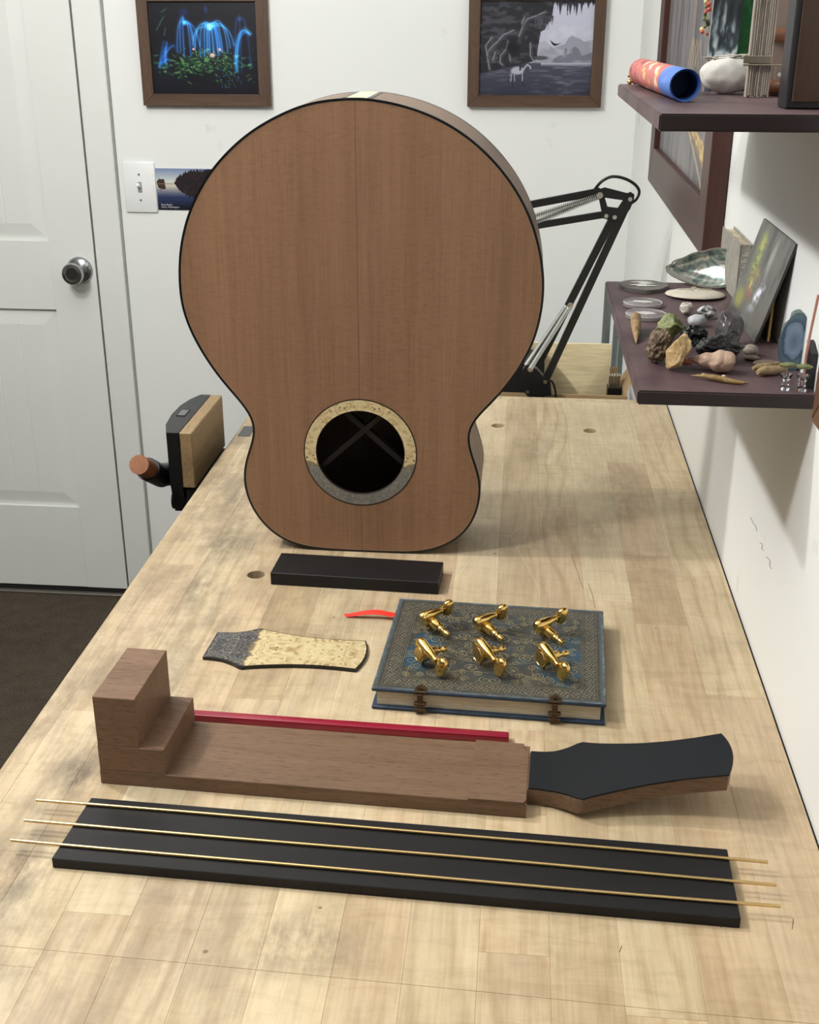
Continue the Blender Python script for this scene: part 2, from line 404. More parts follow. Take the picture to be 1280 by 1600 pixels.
# ---------------------------------------------------------------- workbench with staves
BX0, BX1, BY0, BY1, BZ = -.4085, .2378, .22, 1.866, .90
wbench = thing('workbench', 'long maple butcher-block workbench running along the white wall to the far end', 'workbench', (-.085, 1.04, 0))
bo = Vector((-.085, 1.04, 0))
def stain(nt, col):
    g = N(nt, 'ShaderNodeNewGeometry'); sp = N(nt, 'ShaderNodeSeparateXYZ'); L(nt, g.outputs['Position'], sp.inputs[0])
    vm = N(nt, 'ShaderNodeVectorMath', operation='MULTIPLY'); L(nt, g.outputs['Position'], vm.inputs[0]); vm.inputs[1].default_value = (1, .45, 1)
    n1 = noise(nt, vm.outputs[0], 9, 5, .65); n2 = noise(nt, vm.outputs[0], 60, 4, .7); n3 = noise(nt, vm.outputs[0], 3.2, 2)
    col = mixc(nt, .65, col, ramp(nt, n1, [(.33, (.70, .66, .60)), (.56, (1.03, 1.03, 1.03))]), 'MULTIPLY')
    # dark handled patches
    spots = [(-.330, 1.24, .032, .055, .95), (-.332, 1.12, .028, .05, .8), (-.343, .785, .030, .055, .9), (-.352, .655, .035, .05, .9), (-.13, .610, .055, .028, .7), (-.375, .95, .025, .09, .45), (-.27, .45, .05, .04, .25),
             (.03, 1.62, .035, .08, .35), (.14, 1.45, .04, .12, .4), (.16, 1.22, .03, .08, .35), (-.31, 1.0, .05, .05, .3), (-.345, 1.40, .04, .08, .55), (-.30, .90, .03, .05, .4), (-.20, 1.02, .04, .04, .2), (.10, 1.33, .05, .05, .3), (-.36, .55, .05, .06, .35)]
    tot = None
    for x, y, rx, ry, a in spots:
        dx = math_(nt, 'DIVIDE', math_(nt, 'SUBTRACT', sp.outputs[0], x), rx); dy = math_(nt, 'DIVIDE', math_(nt, 'SUBTRACT', sp.outputs[1], y), ry)
        r = math_(nt, 'SQRT', math_(nt, 'ADD', math_(nt, 'MULTIPLY', dx, dx), math_(nt, 'MULTIPLY', dy, dy)))
        mval = math_(nt, 'MULTIPLY', math_(nt, 'SUBTRACT', 1.25, r, clamp=True), a)
        tot = mval if tot is None else math_(nt, 'MAXIMUM', tot, mval)
    msk = math_(nt, 'MULTIPLY', tot, math_(nt, 'MULTIPLY', math_(nt, 'SUBTRACT', n2, .36, clamp=True), 3.4, clamp=True), clamp=True)
    col = mixc(nt, msk, col, s2l((96, 84, 70)))
    # grime that has gathered along the left half, and fine random flecks
    lf = math_(nt, 'SUBTRACT', .05, math_(nt, 'ADD', sp.outputs[0], .1), clamp=True)
    n5 = noise(nt, vm.outputs[0], 26, 6, .7); gr = math_(nt, 'MULTIPLY', math_(nt, 'MULTIPLY', math_(nt, 'SUBTRACT', n5, .44, clamp=True), 5.0, clamp=True), math_(nt, 'ADD', math_(nt, 'MULTIPLY', lf, 1.5), .16))
    col = mixc(nt, math_(nt, 'MULTIPLY', lf, 1.3, clamp=True), col, mixc(nt, 1.0, col, (.74, .74, .73), 'MULTIPLY')); col = mixc(nt, gr, col, s2l((116, 104, 88)))
    vmx = N(nt, 'ShaderNodeVectorMath', operation='MULTIPLY'); L(nt, g.outputs['Position'], vmx.inputs[0]); vmx.inputs[1].default_value = (.35, 1.6, 1)
    n6 = noise(nt, vmx.outputs[0], 40, 5, .7, 1.0); col = mixc(nt, .55, col, ramp(nt, n6, [(.34, (.82, .79, .74)), (.5, (1, 1, 1)), (.7, (1.07, 1.06, 1.04))]), 'MULTIPLY')
    vd = N(nt, 'ShaderNodeTexVoronoi', feature='F1'); L(nt, g.outputs['Position'], vd.inputs['Vector']); vd.inputs['Scale'].default_value = 21
    dot = math_(nt, 'LESS_THAN', vd.outputs['Distance'], math_(nt, 'MULTIPLY', math_(nt, 'SUBTRACT', n5, .46, clamp=True), .30)); col = mixc(nt, math_(nt, 'MULTIPLY', dot, .7), col, s2l((84, 66, 44)))
    # pale scratches
    w = N(nt, 'ShaderNodeTexVoronoi', feature='DISTANCE_TO_EDGE'); L(nt, vm.outputs[0], w.inputs['Vector']); w.inputs['Scale'].default_value = 13
    sc = math_(nt, 'LESS_THAN', w.outputs['Distance'], .006)
    col = mixc(nt, math_(nt, 'MULTIPLY', sc, math_(nt, 'MULTIPLY', math_(nt, 'SUBTRACT', n3, .5, clamp=True), 1.1)), col, s2l((236, 220, 190)))
    return col
def benchmat():
    mt, nt, bs = newmat('maple_stave'); oi = N(nt, 'ShaderNodeObjectInfo')
    v = coords(nt, (1, .045, 1), rnd=11); v2 = coords(nt, (1, .22, 1), rnd=5)
    n1 = noise(nt, v2, 20, 3, .55, .8); n2 = noise(nt, v, 330, 3, .6); 
    wv = N(nt, 'ShaderNodeTexWave', wave_type='BANDS', bands_direction='X', wave_profile='SIN'); L(nt, v2, wv.inputs['Vector'])
    wv.inputs['Scale'].default_value = 16; wv.inputs['Distortion'].default_value = 13; wv.inputs['Detail'].default_value = 2.5; wv.inputs['Detail Scale'].default_value = .8
    base = ramp(nt, oi.outputs['Random'], [(0, s2l((182, 161, 130))), (.3, s2l((202, 186, 156))), (.6, s2l((192, 170, 142))), (.8, s2l((206, 186, 152))), (1, s2l((212, 199, 172)))])
    col = mixc(nt, .7, base, ramp(nt, n1, [(.3, (.84, .80, .74)), (.65, (1.05, 1.04, 1.03))]), 'MULTIPLY')
    gm = ramp(nt, wv.outputs['Fac'], [(.0, (.86, .82, .76)), (.30, (1, 1, 1)), (1, (1.04, 1.04, 1.04))])
    amt = math_(nt, 'MULTIPLY', oi.outputs['Random'], 3.7); amt = math_(nt, 'MULTIPLY', math_(nt, 'FRACT', amt), 1.0)
    col = mixc(nt, amt, col, gm, 'MULTIPLY')
    col = mixc(nt, .9, col, ramp(nt, n2, [(.32, (.88, .86, .83)), (.58, (1.03, 1.03, 1.03))]), 'MULTIPLY')
    col = stain(nt, col)
    L(nt, col, bs.inputs['Base Color']); bs.inputs['Roughness'].default_value = .42; bs.inputs['Specular IOR Level'].default_value = .35
    bump(nt, bs, n2, .08, .0004); return mt
bmat = benchmat()
holes = [(-.277, 1.1654, .0098), (-.0216, 1.7136, .0098), (.1165, 1.7026, .0098)]
edges = [BX0, -.390, -.343, -.2965, -.2485, -.1995, -.1525, -.1035, -.0575, -.0095, .0375, .0835, .1335, .1855, BX1]
def stave(x0, x1, y0, y1):
    c = Vector(((x0+x1)/2, (y0+y1)/2, BZ)); g = .00004
    bm = B(); hs = [h for h in holes if x0 < h[0] < x1 and y0 < h[1] < y1]
    if hs:
        outer = [(x0+g, y0+g), (x1-g, y0+g), (x1-g, y1-g), (x0+g, y1-g)]; es = []
        def loop(pts):
            vs = [bm.verts.new((p[0]-c.x, p[1]-c.y, 0)) for p in pts]
            for i in range(len(vs)): es.append(bm.edges.new((vs[i], vs[(i+1) % len(vs)])))
            return vs
        lo = [loop(outer)]
        for hx, hy, hr in hs: lo.append(loop([(hx+hr*math.cos(2*PI*k/20), hy+hr*math.sin(2*PI*k/20)) for k in range(20)]))
        bmesh.ops.triangle_fill(bm, use_beauty=True, use_dissolve=False, edges=es, normal=(0, 0, 1))
        for ring in lo:
            lw = [bm.verts.new(v.co-Vector((0, 0, .038))) for v in ring]
            for i in range(len(ring)):
                j = (i+1) % len(ring); bm.faces.new((ring[i], ring[j], lw[j], lw[i]))
    else: box(bm, x0+g-c.x, x1-g-c.x, y0+g-c.y, y1-g-c.y, -.038, 0, .00016)
    obj('stave', bm, bmat, wbench, c-bo)
for i in range(len(edges)-1):
    x0, x1 = edges[i], edges[i+1]; cx = (x0+x1)/2
    y = BY0
    cuts = []
    if i == 0: cuts = [1.02]
    else:
        yy = BY0+random.uniform(.03, .42)
        while yy < BY1-.16: cuts.append(yy); yy += random.choice((random.uniform(.11, .2), random.uniform(.25, .62)))
        cuts = [c for c in cuts if all(not (x0 < h[0] < x1 and abs(c-h[1]) < .03) for h in holes)]
        # a dog hole may not straddle a seam: the seam in hand keeps clear
    ys = [BY0]+cuts+[BY1-.016]
    for a, b in zip(ys, ys[1:]): stave(x0, x1, a, b)
for hx, hy, hr in holes:
    bm = B(); lathe(bm, [(hr+.0001, -.040), (hr+.0001, -.0012), (hr+.0009, .0001)], 24)
    for f in [f for f in bm.faces if len(f.verts) > 4]: bm.faces.remove(f)
    obj('dog_hole', bm, plain('hole_wood', (128, 102, 72), .8), wbench, Vector((hx, hy, BZ))-bo, 60, label='round bench dog hole with a worn rim')
bm = B(); box(bm, BX0, BX1, BY1-.0155, BY1, BZ-.04, BZ+.0002, .0006); wobj('end_cap', bm, bmat, Vector(((BX0+BX1)/2, BY1, BZ))-bo if False else (0, 0, 0), wbench).location = -bo
bm = B(); box(bm, BX0+.02, BX1-.01, BY0+.02, BY1-.02, BZ-.12, BZ-.0405); 
obj('apron', bm, plain('bench_apron_wood', (176, 148, 104), .6), wbench, -bo)
for x in (BX0+.06, BX1-.08):
    for y in (BY0+.08, BY1-.12):
        bm = B(); box(bm, x-.035, x+.035, y-.035, y+.035, 0, BZ-.12, .003); obj('leg', bm, plain('bench_leg_wood', (176, 148, 104), .6), wbench, -bo)
# thin crack and a few scratches that cross the staves
def groove(pts, r, name, mt, lab=None):
    bm = B(); tube(bm, [(p[0]-bo.x, p[1]-bo.y, BZ+.00005) for p in pts], r, 4)
    o = obj(name, bm, mt, wbench)
    if lab: o['label'] = lab
crk = plain('crack_dark', (122, 98, 66), .8, bmp=0)
groove([(BX0+.03, .5905), (-.2, .585), (0, .578), (.12, .573), (BX1-.01, .5705)], .00014, 'knife_line', crk, 'long thin knife line across the bench')
for pl in [[(920, 912), (926, 930), (930, 950)], [(893, 845+20), (902, 892), (911, 920)], [(1127, 1450), (1128, 1432)], [(1238, 1452), (1240, 1436)], [(968, 1488), (972, 1478)]]:
    groove([at(a, b, z=BZ) for a, b in pl], .0003, 'crack', crk)
gap_m = plain('gap_dark', (30, 24, 20), .9, bmp=0)
bm = B(); prism(bm, [(BX1+.0001, BY0, BZ-.03), (wx(BY0)-.0001, BY0, BZ-.03), (wx(BY1)-.0001, BY1, BZ-.03), (BX1+.0001, BY1, BZ-.03)], (0, 0, .0265))
wobj('gap_filler', bm, gap_m, bo, wbench).location = (0, 0, 0)
bm = B(); prism(bm, [(BX1-.0002, BY0, BZ-.02), (wx(BY0)-.0026, BY0, BZ-.02), (wx(BY1)-.0032, BY1, BZ-.02), (BX1-.0002, BY1, BZ-.02)], (0, 0, .01985))
wobj('edge_strip', bm, bmat, bo, wbench).location = (0, 0, 0)
# dark square plate let into the bench top near the left edge
bm = B(); box(bm, -.4035, -.386, 1.628, 1.672, BZ, BZ+.0012, .0004); obj('inset_plate', bm, plain('dark_plate', (70, 68, 70), .6), wbench, -bo, label='dark grey plate on the left edge of the bench')

# ---------------------------------------------------------------- vise
vx = thing('bench_vise', 'black front vise with a thick wooden jaw and turned handle on the left bench edge', 'vise', (-.43, 1.565, BZ-.06))
vo = Vector((-.43, 1.565, BZ-.06))
jaw_m = wood('jaw_wood', (126, 104, 74), (142, 119, 86), (154, 130, 94), 'Y', 300, .06, .5, 20)
iron = plain('black_vise_iron', (20, 21, 24), .38, .0, nscale=300, bmp=.12)
bm = B(); box(bm, -.4475, -.430, 1.480, 1.655, .874, .954, .0012); wobj('jaw_face', bm, jaw_m, vo, vx).location = (0, 0, 0)
out = [(-.4478, 1.4785), (-.4645, 1.4785), (-.4745, 1.512), (-.4792, 1.56), (-.478, 1.600), (-.472, 1.630), (-.4625, 1.655), (-.4478, 1.655)]
bm = B(); A = [bm.verts.new((x, y, .954)) for x, y in out]; Cc = [bm.verts.new((x*.995-.0022, y, .88)) for x, y in out]; D = [bm.verts.new((x*.98-.009, 1.565+(y-1.565)*.86, .835)) for x, y in out]
bm.faces.new(A); bm.faces.new(D)
for P, Q in ((A, Cc), (Cc, D)):
    for i in range(len(P)): j = (i+1) % len(P); bm.faces.new((P[i], P[j], Q[j], Q[i]))
wobj('jaw_casting', bm, iron, vo, vx, 30).location = (0, 0, 0)
bm = B(); box(bm, -.4700, -.4585, 1.552, 1.578, .9538, .9547); wobj('casting_slot', bm, plain('slot_grey', (92, 92, 94), .5), vo, vx).location = (0, 0, 0)
bm = B(); box(bm, -.4705, -.4695, 1.551, 1.579, .9539, .9549); box(bm, -.459, -.458, 1.551, 1.579, .9539, .9549); box(bm, -.4705, -.458, 1.551, 1.552, .9539, .9549); box(bm, -.4705, -.458, 1.578, 1.579, .9539, .9549)
wobj('slot_rim', bm, iron, vo, vx).location = (0, 0, 0)
bm = B(); cyl(bm, (-.468, 1.50, .848), (-.395, 1.50, .848), .013, n=20); cyl(bm, (-.468, 1.63, .848), (-.395, 1.63, .848), .013, n=20); cyl(bm, (-.47, 1.565, .848), (-.395, 1.565, .848), .012, n=20)
box(bm, -.448, -.4088, 1.485, 1.65, .80, .8735, .004)
wobj('guide_bars', bm, iron, vo, vx, 40).location = (0, 0, 0)
h0 = at(264, 750, y=1.56); h1 = at(217, 726, y=1.435)
bm = B(); cyl(bm, h0+Vector((.01, .03, -.0)), h0.lerp(h1, .35), .017, .0165, 24); wobj('screw_hub', bm, iron, vo, vx, 40).location = (0, 0, 0)
bm = B(); cyl(bm, h0.lerp(h1, .25), h0.lerp(h1, .72), .0158, .0162, 24); wobj('ferrule', bm, black_metal, vo, vx, 40).location = (0, 0, 0)
dh = (h1-h0).normalized(); bm = B(); cyl(bm, h0.lerp(h1, .60), h1, .0128, .0132, 28)
wobj('wood_knob', bm, wood('knob_wood', (120, 72, 44), (140, 88, 56), (150, 98, 64), 'Y', 300, .3, .5), vo, vx, 40).location = (0, 0, 0)

# ---------------------------------------------------------------- guitar body
GY = 1.237
raw = [(-.1708,1.3974),(-.2064,1.3946),(-.2309,1.3873),(-.2525,1.3775),(-.2727,1.3667),(-.2899,1.3541),(-.3075,1.3382),(-.3218,1.3225),(-.3345,1.3033),(-.3455,1.283),(-.3532,1.2621),(-.3588,1.2386),(-.3608,1.2182),(-.3613,1.1958),(-.3602,1.1837),(-.3553,1.1627),(-.3461,1.1416),(-.3334,1.1186),(-.3180,1.0965),(-.3, 1.0756),(-.2925,1.0647),(-.2875,1.0545),(-.2868,1.0443),(-.2895,1.0328),(-.2960,1.0173),(-.3012,1.0017),(-.3027,.9881),(-.3022,.9772),(-.2990,.96),(-.2905,.9416),(-.2785,.9258),(-.2649,.9145),(-.2488,.9065),(-.2301,.9025),(-.2091,.9008),(-.1856,.9004),(-.1721,.9004),(-.1441,.9004),(-.1162,.9006),(-.1023,.9018),(-.0884,.9045),(-.0719,.9110),(-.0542,.9230),(-.0410,.9397),(-.0338,.9624),(-.0317,.9811),(-.0327,.9941),(-.0361,1.0062),(-.0402,1.0167),(-.0448,1.0295),(-.0476,1.0405),(-.0480,1.0493),(-.0450,1.0583),(-.0382,1.0674),(-.0265,1.0800),(-.0126,1.0958),(-.0002,1.1133),(.0109,1.1321),(.0193,1.1505),(.0250,1.1714),(.0277,1.1905),(.0285,1.2068),(.0282,1.2175),(.0258,1.2373),(.0188,1.265),(.0078,1.2915),(-.0092,1.3187),(-.0325,1.3443),(-.057,1.3639),(-.0812,1.3775),(-.1052,1.387),(-.1292,1.3932),(-.1532,1.3969)]
cl = crom([(x, 0, z) for x, z in raw], 5, True)
ol = np.array([(p.x, p.z) for p in cl])
for _ in range(10): ol = .5*ol+.25*(np.roll(ol, 1, 0)+np.roll(ol, -1, 0))
sl = np.r_[0, np.cumsum(np.hypot(*(np.roll(ol, -1, 0)-ol).T))]; olc = np.vstack([ol, ol[:1]]); tt = np.linspace(0, sl[-1], 241)[:-1]
ol = np.c_[np.interp(tt, sl, olc[:, 0]), np.interp(tt, sl, olc[:, 1])]
for _ in range(6): ol = .5*ol+.25*(np.roll(ol, 1, 0)+np.roll(ol, -1, 0))
gc = Vector((-.1665, GY, BZ)); ol = ol-np.array([gc.x, gc.z]); ol[:, 1] -= ol[:, 1].min()-.0002
tg = np.roll(ol, -1, 0)-np.roll(ol, 1, 0); tg /= np.linalg.norm(tg, axis=1)[:, None]; nrm = np.c_[tg[:, 1], -tg[:, 0]]
if ((ol-ol.mean(0))*nrm).sum() < 0: nrm = -nrm
def off(d): return ol-nrm*d
def depth(z): return .098+.016*min(1, max(0, z/.40))
guitar = thing('acoustic_guitar', 'cedar-topped acoustic guitar body standing upright on its neck end on the workbench', 'guitar', gc)
gtop_ex = None
def seamline(nt, col):
    tc = N(nt, 'ShaderNodeTexCoord'); sp = N(nt, 'ShaderNodeSeparateXYZ'); L(nt, tc.outputs['Object'], sp.inputs[0])
    xl = math_(nt, 'ADD', sp.outputs[0], math_(nt, 'MULTIPLY', math_(nt, 'SUBTRACT', sp.outputs[2], .2), 0.0))
    d = math_(nt, 'ABSOLUTE', math_(nt, 'ADD', xl, .0015)); ln = math_(nt, 'LESS_THAN', d, .0004)
    # silk: short flecks across the grain, with broad vertical colour bands
    v = coords(nt, (.35, 1, 1.5)); nf = noise(nt, v, 260, 3, .7, 1.0)
    v2 = coords(nt, (1, 1, .10)); nb = noise(nt, v2, 18, 3, .5); nm = noise(nt, coords(nt, (1, 1, .45)), 9, 3)
    col = mixc(nt, math_(nt, 'MULTIPLY', nm, .9), col, ramp(nt, nf, [(.36, (.80, .77, .75)), (.5, (1, 1, 1)), (.66, (1.10, 1.10, 1.08))]), 'MULTIPLY')
    col = mixc(nt, .8, col, ramp(nt, nb, [(.3, (.88, .84, .80)), (.7, (1.08, 1.07, 1.06))]), 'MULTIPLY')
    return mixc(nt, math_(nt, 'MULTIPLY', ln, .55), col, s2l((64, 38, 24)))
top_m = wood('cedar_top', (128, 96, 74), (138, 105, 81), (133, 100, 76), 'Z', 900, .012, .5, 30, False, extra=seamline, bmp=.06, spec=.4)
side_m = wood('walnut_side', (92, 70, 54), (116, 90, 70), (132, 104, 82), 'Y', 60, .9, .38, 12, True, bmp=.04, pore_amt=.3)
side_m = wood('walnut_side', (96, 74, 58), (122, 96, 76), (104, 80, 62), 'X', 240, .12, .4, 14, True, bmp=.05, pore_amt=.3)
bind_m = plain('black_binding', (12, 11, 12), .3, bmp=0)
HX, HZ, HR = -.0015, .1213, .0500
def ringprism(bm, a, b, y0, y1):
    n = len(a); V = [[bm.verts.new((p[0], y, p[1])) for p in q] for q, y in ((a, y0), (b, y0), (b, y1), (a, y1))]
    for i in range(n):
        j = (i+1) % n
        for k in range(4): bm.faces.new((V[k][i], V[k][j], V[(k+1) % 4][j], V[(k+1) % 4][i]))
# soundboard with the hole cut in it
def board(bm, outl, y0, y1, hole=None):
    for y in (y0, y1):
        es = []
        for loop in ([outl]+([hole] if hole is not None else [])):
            vs = [bm.verts.new((p[0], y, p[1])) for p in loop]
            es += [bm.edges.new((vs[i], vs[(i+1) % len(vs)])) for i in range(len(vs))]
        bmesh.ops.triangle_fill(bm, use_beauty=True, use_dissolve=False, edges=es, normal=(0, 1, 0))
circ = lambda r, n=72: np.array([(HX+r*math.cos(2*PI*k/n), HZ+r*.99*math.sin(2*PI*k/n)) for k in range(n)])
bm = B(); board(bm, off(.0019), 0, .0032, circ(HR))
obj('soundboard', bm, top_m, guitar)
bm = B(); n = 72; ringprism(bm, circ(HR), circ(HR-.0006), -.0001, .0034); obj('hole_edge', bm, plain('hole_edge_dark', (34, 22, 16), .6), guitar)
bm = B(); ringprism(bm, off(-.0002), off(.0023), -.0004, .0055); obj('binding', bm, bind_m, guitar)
bm = B(); ringprism(bm, off(.0024), off(.0030), -.0002, .0010); obj('purfling', bm, plain('purfling_pale', (150, 122, 96), .5, bmp=0), guitar)
# sides: strip from front to back with depth that grows towards the tail
bm = B(); n = len(ol); F0 = [bm.verts.new((p[0], .005, p[1])) for p in ol]; F1 = [bm.verts.new((p[0], depth(p[1]), p[1])) for p in ol]
I0 = [bm.verts.new((p[0], .005, p[1])) for p in off(.0022)]; I1 = [bm.verts.new((p[0], depth(p[1]), p[1])) for p in off(.0022)]
for i in range(n):
    j = (i+1) % n; bm.faces.new((F0[i], F0[j], F1[j], F1[i])); bm.faces.new((I0[i], I0[j], I1[j], I1[i])); bm.faces.new((F0[i], F0[j], I0[j], I0[i])); bm.faces.new((F1[i], F1[j], I1[j], I1[i]))
obj('side', bm, side_m, guitar, smooth=60)
bm = B()
for dy in (0, .003):
    vs = [bm.verts.new((p[0], depth(p[1])+dy, p[1])) for p in off(.001)]
    es = [bm.edges.new((vs[i], vs[(i+1) % n])) for i in range(n)]; bmesh.ops.triangle_fill(bm, use_beauty=True, edges=es, normal=(0, 1, 0))
obj('back', bm, wood('shaded_back', (40, 26, 20), (50, 34, 26), None, 'Z', 300, .05), guitar)  # back wood coloured dark to imitate the shade inside the body
bm = B(); A = off(-.0002); Bq = off(.002)
V = [[bm.verts.new((p[0], depth(p[1])+dy, p[1])) for p in q] for q, dy in ((A, -.003), (Bq, -.003), (Bq, .0035), (A, .0035))]
for i in range(n):
    j = (i+1) % n
    for k in range(4): bm.faces.new((V[k][i], V[k][j], V[(k+1) % 4][j], V[(k+1) % 4][i]))
obj('binding', bm, bind_m, guitar, label='black binding round the back edge')
# tail graft: pale strip between two dark lines, across the top of the standing body
zt = ol[:, 1].max()
def topz(x): 
    u = [p for p in ol if p[1] > .3]; u = sorted(u, key=lambda p: p[0]); return float(np.interp(x, [p[0] for p in u], [p[1] for p in u]))
def graft(x0, x1, name, mt, dz):
    bm = B(); xs = np.linspace(x0, x1, 5); lo = [bm.verts.new((x, .0056, topz(x)-.0004)) for x in xs]; hi = [bm.verts.new((x, .0056, topz(x)+dz)) for x in xs]
    lo2 = [bm.verts.new((x, depth(.49)-.003, topz(x)-.0004)) for x in xs]; hi2 = [bm.verts.new((x, depth(.49)-.003, topz(x)+dz)) for x in xs]
    bm.faces.new(hi+hi2[::-1]) if False else [bm.faces.new((hi[i], hi[i+1], hi2[i+1], hi2[i])) for i in range(4)]
    for P, Q in ((lo, hi), (lo2, hi2)): [bm.faces.new((P[i], P[i+1], Q[i+1], Q[i])) for i in range(4)]
    bm.faces.new((lo[0], hi[0], hi2[0], lo2[0])); bm.faces.new((lo[4], hi[4], hi2[4], lo2[4]))
    obj(name, bm, mt, guitar)
graft(-.0105, .0105, 'tail_graft', plain('pale_burl_graft', (206, 196, 164), .4), .0004)
graft(-.0150, -.0105, 'graft_line', bind_m, .0005); graft(.0105, .0150, 'graft_line', bind_m, .0005)
# rosette: burl above, grey resin below
def rosette_mat(name, split, mode='Z'):
    mt, nt, bs = newmat(name); tc = N(nt, 'ShaderNodeTexCoord'); sp = N(nt, 'ShaderNodeSeparateXYZ'); L(nt, tc.outputs['Object'], sp.inputs[0])
    ab = N(nt, 'ShaderNodeCombineXYZ')
    if mode == 'Z':
        L(nt, math_(nt, 'ABSOLUTE', math_(nt, 'ADD', sp.outputs[0], .0015)), ab.inputs[0]); L(nt, sp.outputs[2], ab.inputs[1]); run = sp.outputs[2]
    else:
        L(nt, math_(nt, 'ABSOLUTE', sp.outputs[1]), ab.inputs[0]); L(nt, sp.outputs[0], ab.inputs[1]); run = sp.outputs[0]
    V = ab.outputs[0]
    n1 = noise(nt, V, 70, 4, .6, 2.5); n2 = noise(nt, V, 120, 3, .6, 1.2)
    burl = ramp(nt, n1, [(.3, s2l((148, 122, 80))), (.48, s2l((190, 172, 130))), (.7, s2l((208, 194, 156)))])
    if mode == 'Z': burl = mixc(nt, 1.0, burl, (1.12, 1.12, 1.14), 'MULTIPLY')
    vo_ = N(nt, 'ShaderNodeTexVoronoi', feature='F1'); L(nt, V, vo_.inputs['Vector']); vo_.inputs['Scale'].default_value = 150; vo_.inputs['Randomness'].default_value = 1
    eye = math_(nt, 'LESS_THAN', vo_.outputs['Distance'], .22); eye = math_(nt, 'MULTIPLY', eye, math_(nt, 'GREATER_THAN', n2, .5))
    burl = mixc(nt, math_(nt, 'MULTIPLY', eye, .8), burl, s2l((92, 62, 32)))
    wv = N(nt, 'ShaderNodeTexVoronoi', feature='SMOOTH_F1'); L(nt, V, wv.inputs['Vector']); wv.inputs['Scale'].default_value = 110
    n4 = noise(nt, V, 130, 3, .5, 3.0)
    res = ramp(nt, n4, [(.36, s2l((36, 35, 38))), (.52, s2l((66, 65, 67))), (.6, s2l((104, 102, 100))), (.68, s2l((50, 49, 52)))])
    rv = N(nt, 'ShaderNodeTexVoronoi', feature='F1'); L(nt, V, rv.inputs['Vector']); rv.inputs['Scale'].default_value = 62; rv.inputs['Randomness'].default_value = .8
    rg = math_(nt, 'SINE', math_(nt, 'MULTIPLY', rv.outputs['Distance'], 30.0)); rg = math_(nt, 'MULTIPLY', math_(nt, 'SUBTRACT', rg, .72, clamp=True), math_(nt, 'MULTIPLY', math_(nt, 'SUBTRACT', n2, .42, clamp=True), 3.0 if mode == 'Z' else 14.0), clamp=True)
    res = mixc(nt, rg, res, s2l((168, 158, 112)))
    if mode == 'Z': res = mixc(nt, .22, res, s2l((186, 182, 170)))
    wob = math_(nt, 'MULTIPLY', math_(nt, 'SUBTRACT', noise(nt, V, 45, 3, .6, 1), .5), .045 if mode == 'Z' else .035)
    f = math_(nt, 'MULTIPLY', math_(nt, 'SUBTRACT', math_(nt, 'ADD', run, wob), split), 260.0)
    f = math_(nt, 'ADD', f, .5, clamp=True)
    edge = math_(nt, 'SUBTRACT', 1.0, math_(nt, 'ABSOLUTE', math_(nt, 'MULTIPLY', math_(nt, 'SUBTRACT', math_(nt, 'ADD', run, wob), split), 320.0)), clamp=True)
    col = mixc(nt, f, res, burl); col = mixc(nt, math_(nt, 'MULTIPLY', edge, .7), col, s2l((100, 78, 50)))
    L(nt, col, bs.inputs['Base Color']); bs.inputs['Roughness'].default_value = .35; return mt
bm = B(); ringprism(bm, circ(.0625), circ(HR+.0002), -.0004, .0004); obj('rosette', bm, rosette_mat('burl_and_resin_ring', HZ-.013), guitar, label='burl and grey resin ring round the sound hole')
for r in (.0625,):
    bm = B(); ringprism(bm, circ(r+.0012), circ(r), -.00045, .0004); obj('rosette_line', bm, bind_m, guitar)
# bracing seen faintly through the hole, coloured near black for the shade inside
br_m = wood('brace_wood_shaded', (15, 9, 8), (19, 11, 9), None, 'X', 300, .05)
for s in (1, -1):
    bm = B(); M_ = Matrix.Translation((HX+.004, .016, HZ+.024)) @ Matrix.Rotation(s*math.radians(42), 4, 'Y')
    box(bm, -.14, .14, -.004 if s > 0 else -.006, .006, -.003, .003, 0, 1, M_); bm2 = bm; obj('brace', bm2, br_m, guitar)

# ---------------------------------------------------------------- bridge blank and fingerboard blank
ebony = wood('ebony', (19, 18, 19), (25, 24, 26), (21, 20, 20), 'X', 400, .03, .5, 30, True, bmp=.1, spec=.28, pore_amt=.4)
rz = math.atan2(1.1372-1.1448, .184)
bm = B(); box(bm, 0, .1835, 0, .0525, 0, .0145, .0006); obj('ebony_bridge_blank', bm, ebony, None, (-.2557, 1.1425, BZ), rot=(0, 0, rz), **T('short black ebony bridge blank lying flat in front of the guitar body', 'wood blank'))
rz = math.atan2(.6509-.668, .487)
bm = B()
prism(bm, [(0, 0, 0), (.4873, 0, 0), (.4868, .0735, 0), (.0015, .0735, 0)], (0, 0, .0085)); bmesh.ops.bevel(bm, geom=bm.edges[:], offset=.0005, segments=1, affect='EDGES')
obj('ebony_fingerboard_blank', bm, ebony, None, (-.3207, .668, BZ), rot=(0, 0, rz), **T('long flat black ebony fingerboard blank at the front of the bench', 'wood blank'))
brass = plain('brass_fretwire', (216, 186, 130), .34, 1, bmp=0)
for k, (a, b) in enumerate((((57, 1250), (1200, 1347)), ((38, 1282), (1213, 1382)), ((17, 1312), (1220, 1416)))):
    p, q = at(*a, z=.9100), at(*b, z=.9100); pts = []
    for i in range(25):
        t = i/24; c = p.lerp(q, t); c.y += .0011*math.sin(t*PI)*(1, .6, -1.0)[k]+.0004*math.sin(t*9+k*2); c.z = .90985; pts.append(c-p)
    bm = B(); tube(bm, pts, .00125, 8)
    obj('fret_wire', bm, brass, None, p, 50, **T(('farthest', 'middle', 'nearest')[k]+' of three brass fret wires laid across the long ebony blank', 'fret wire', 'fret wires on the ebony blank'))

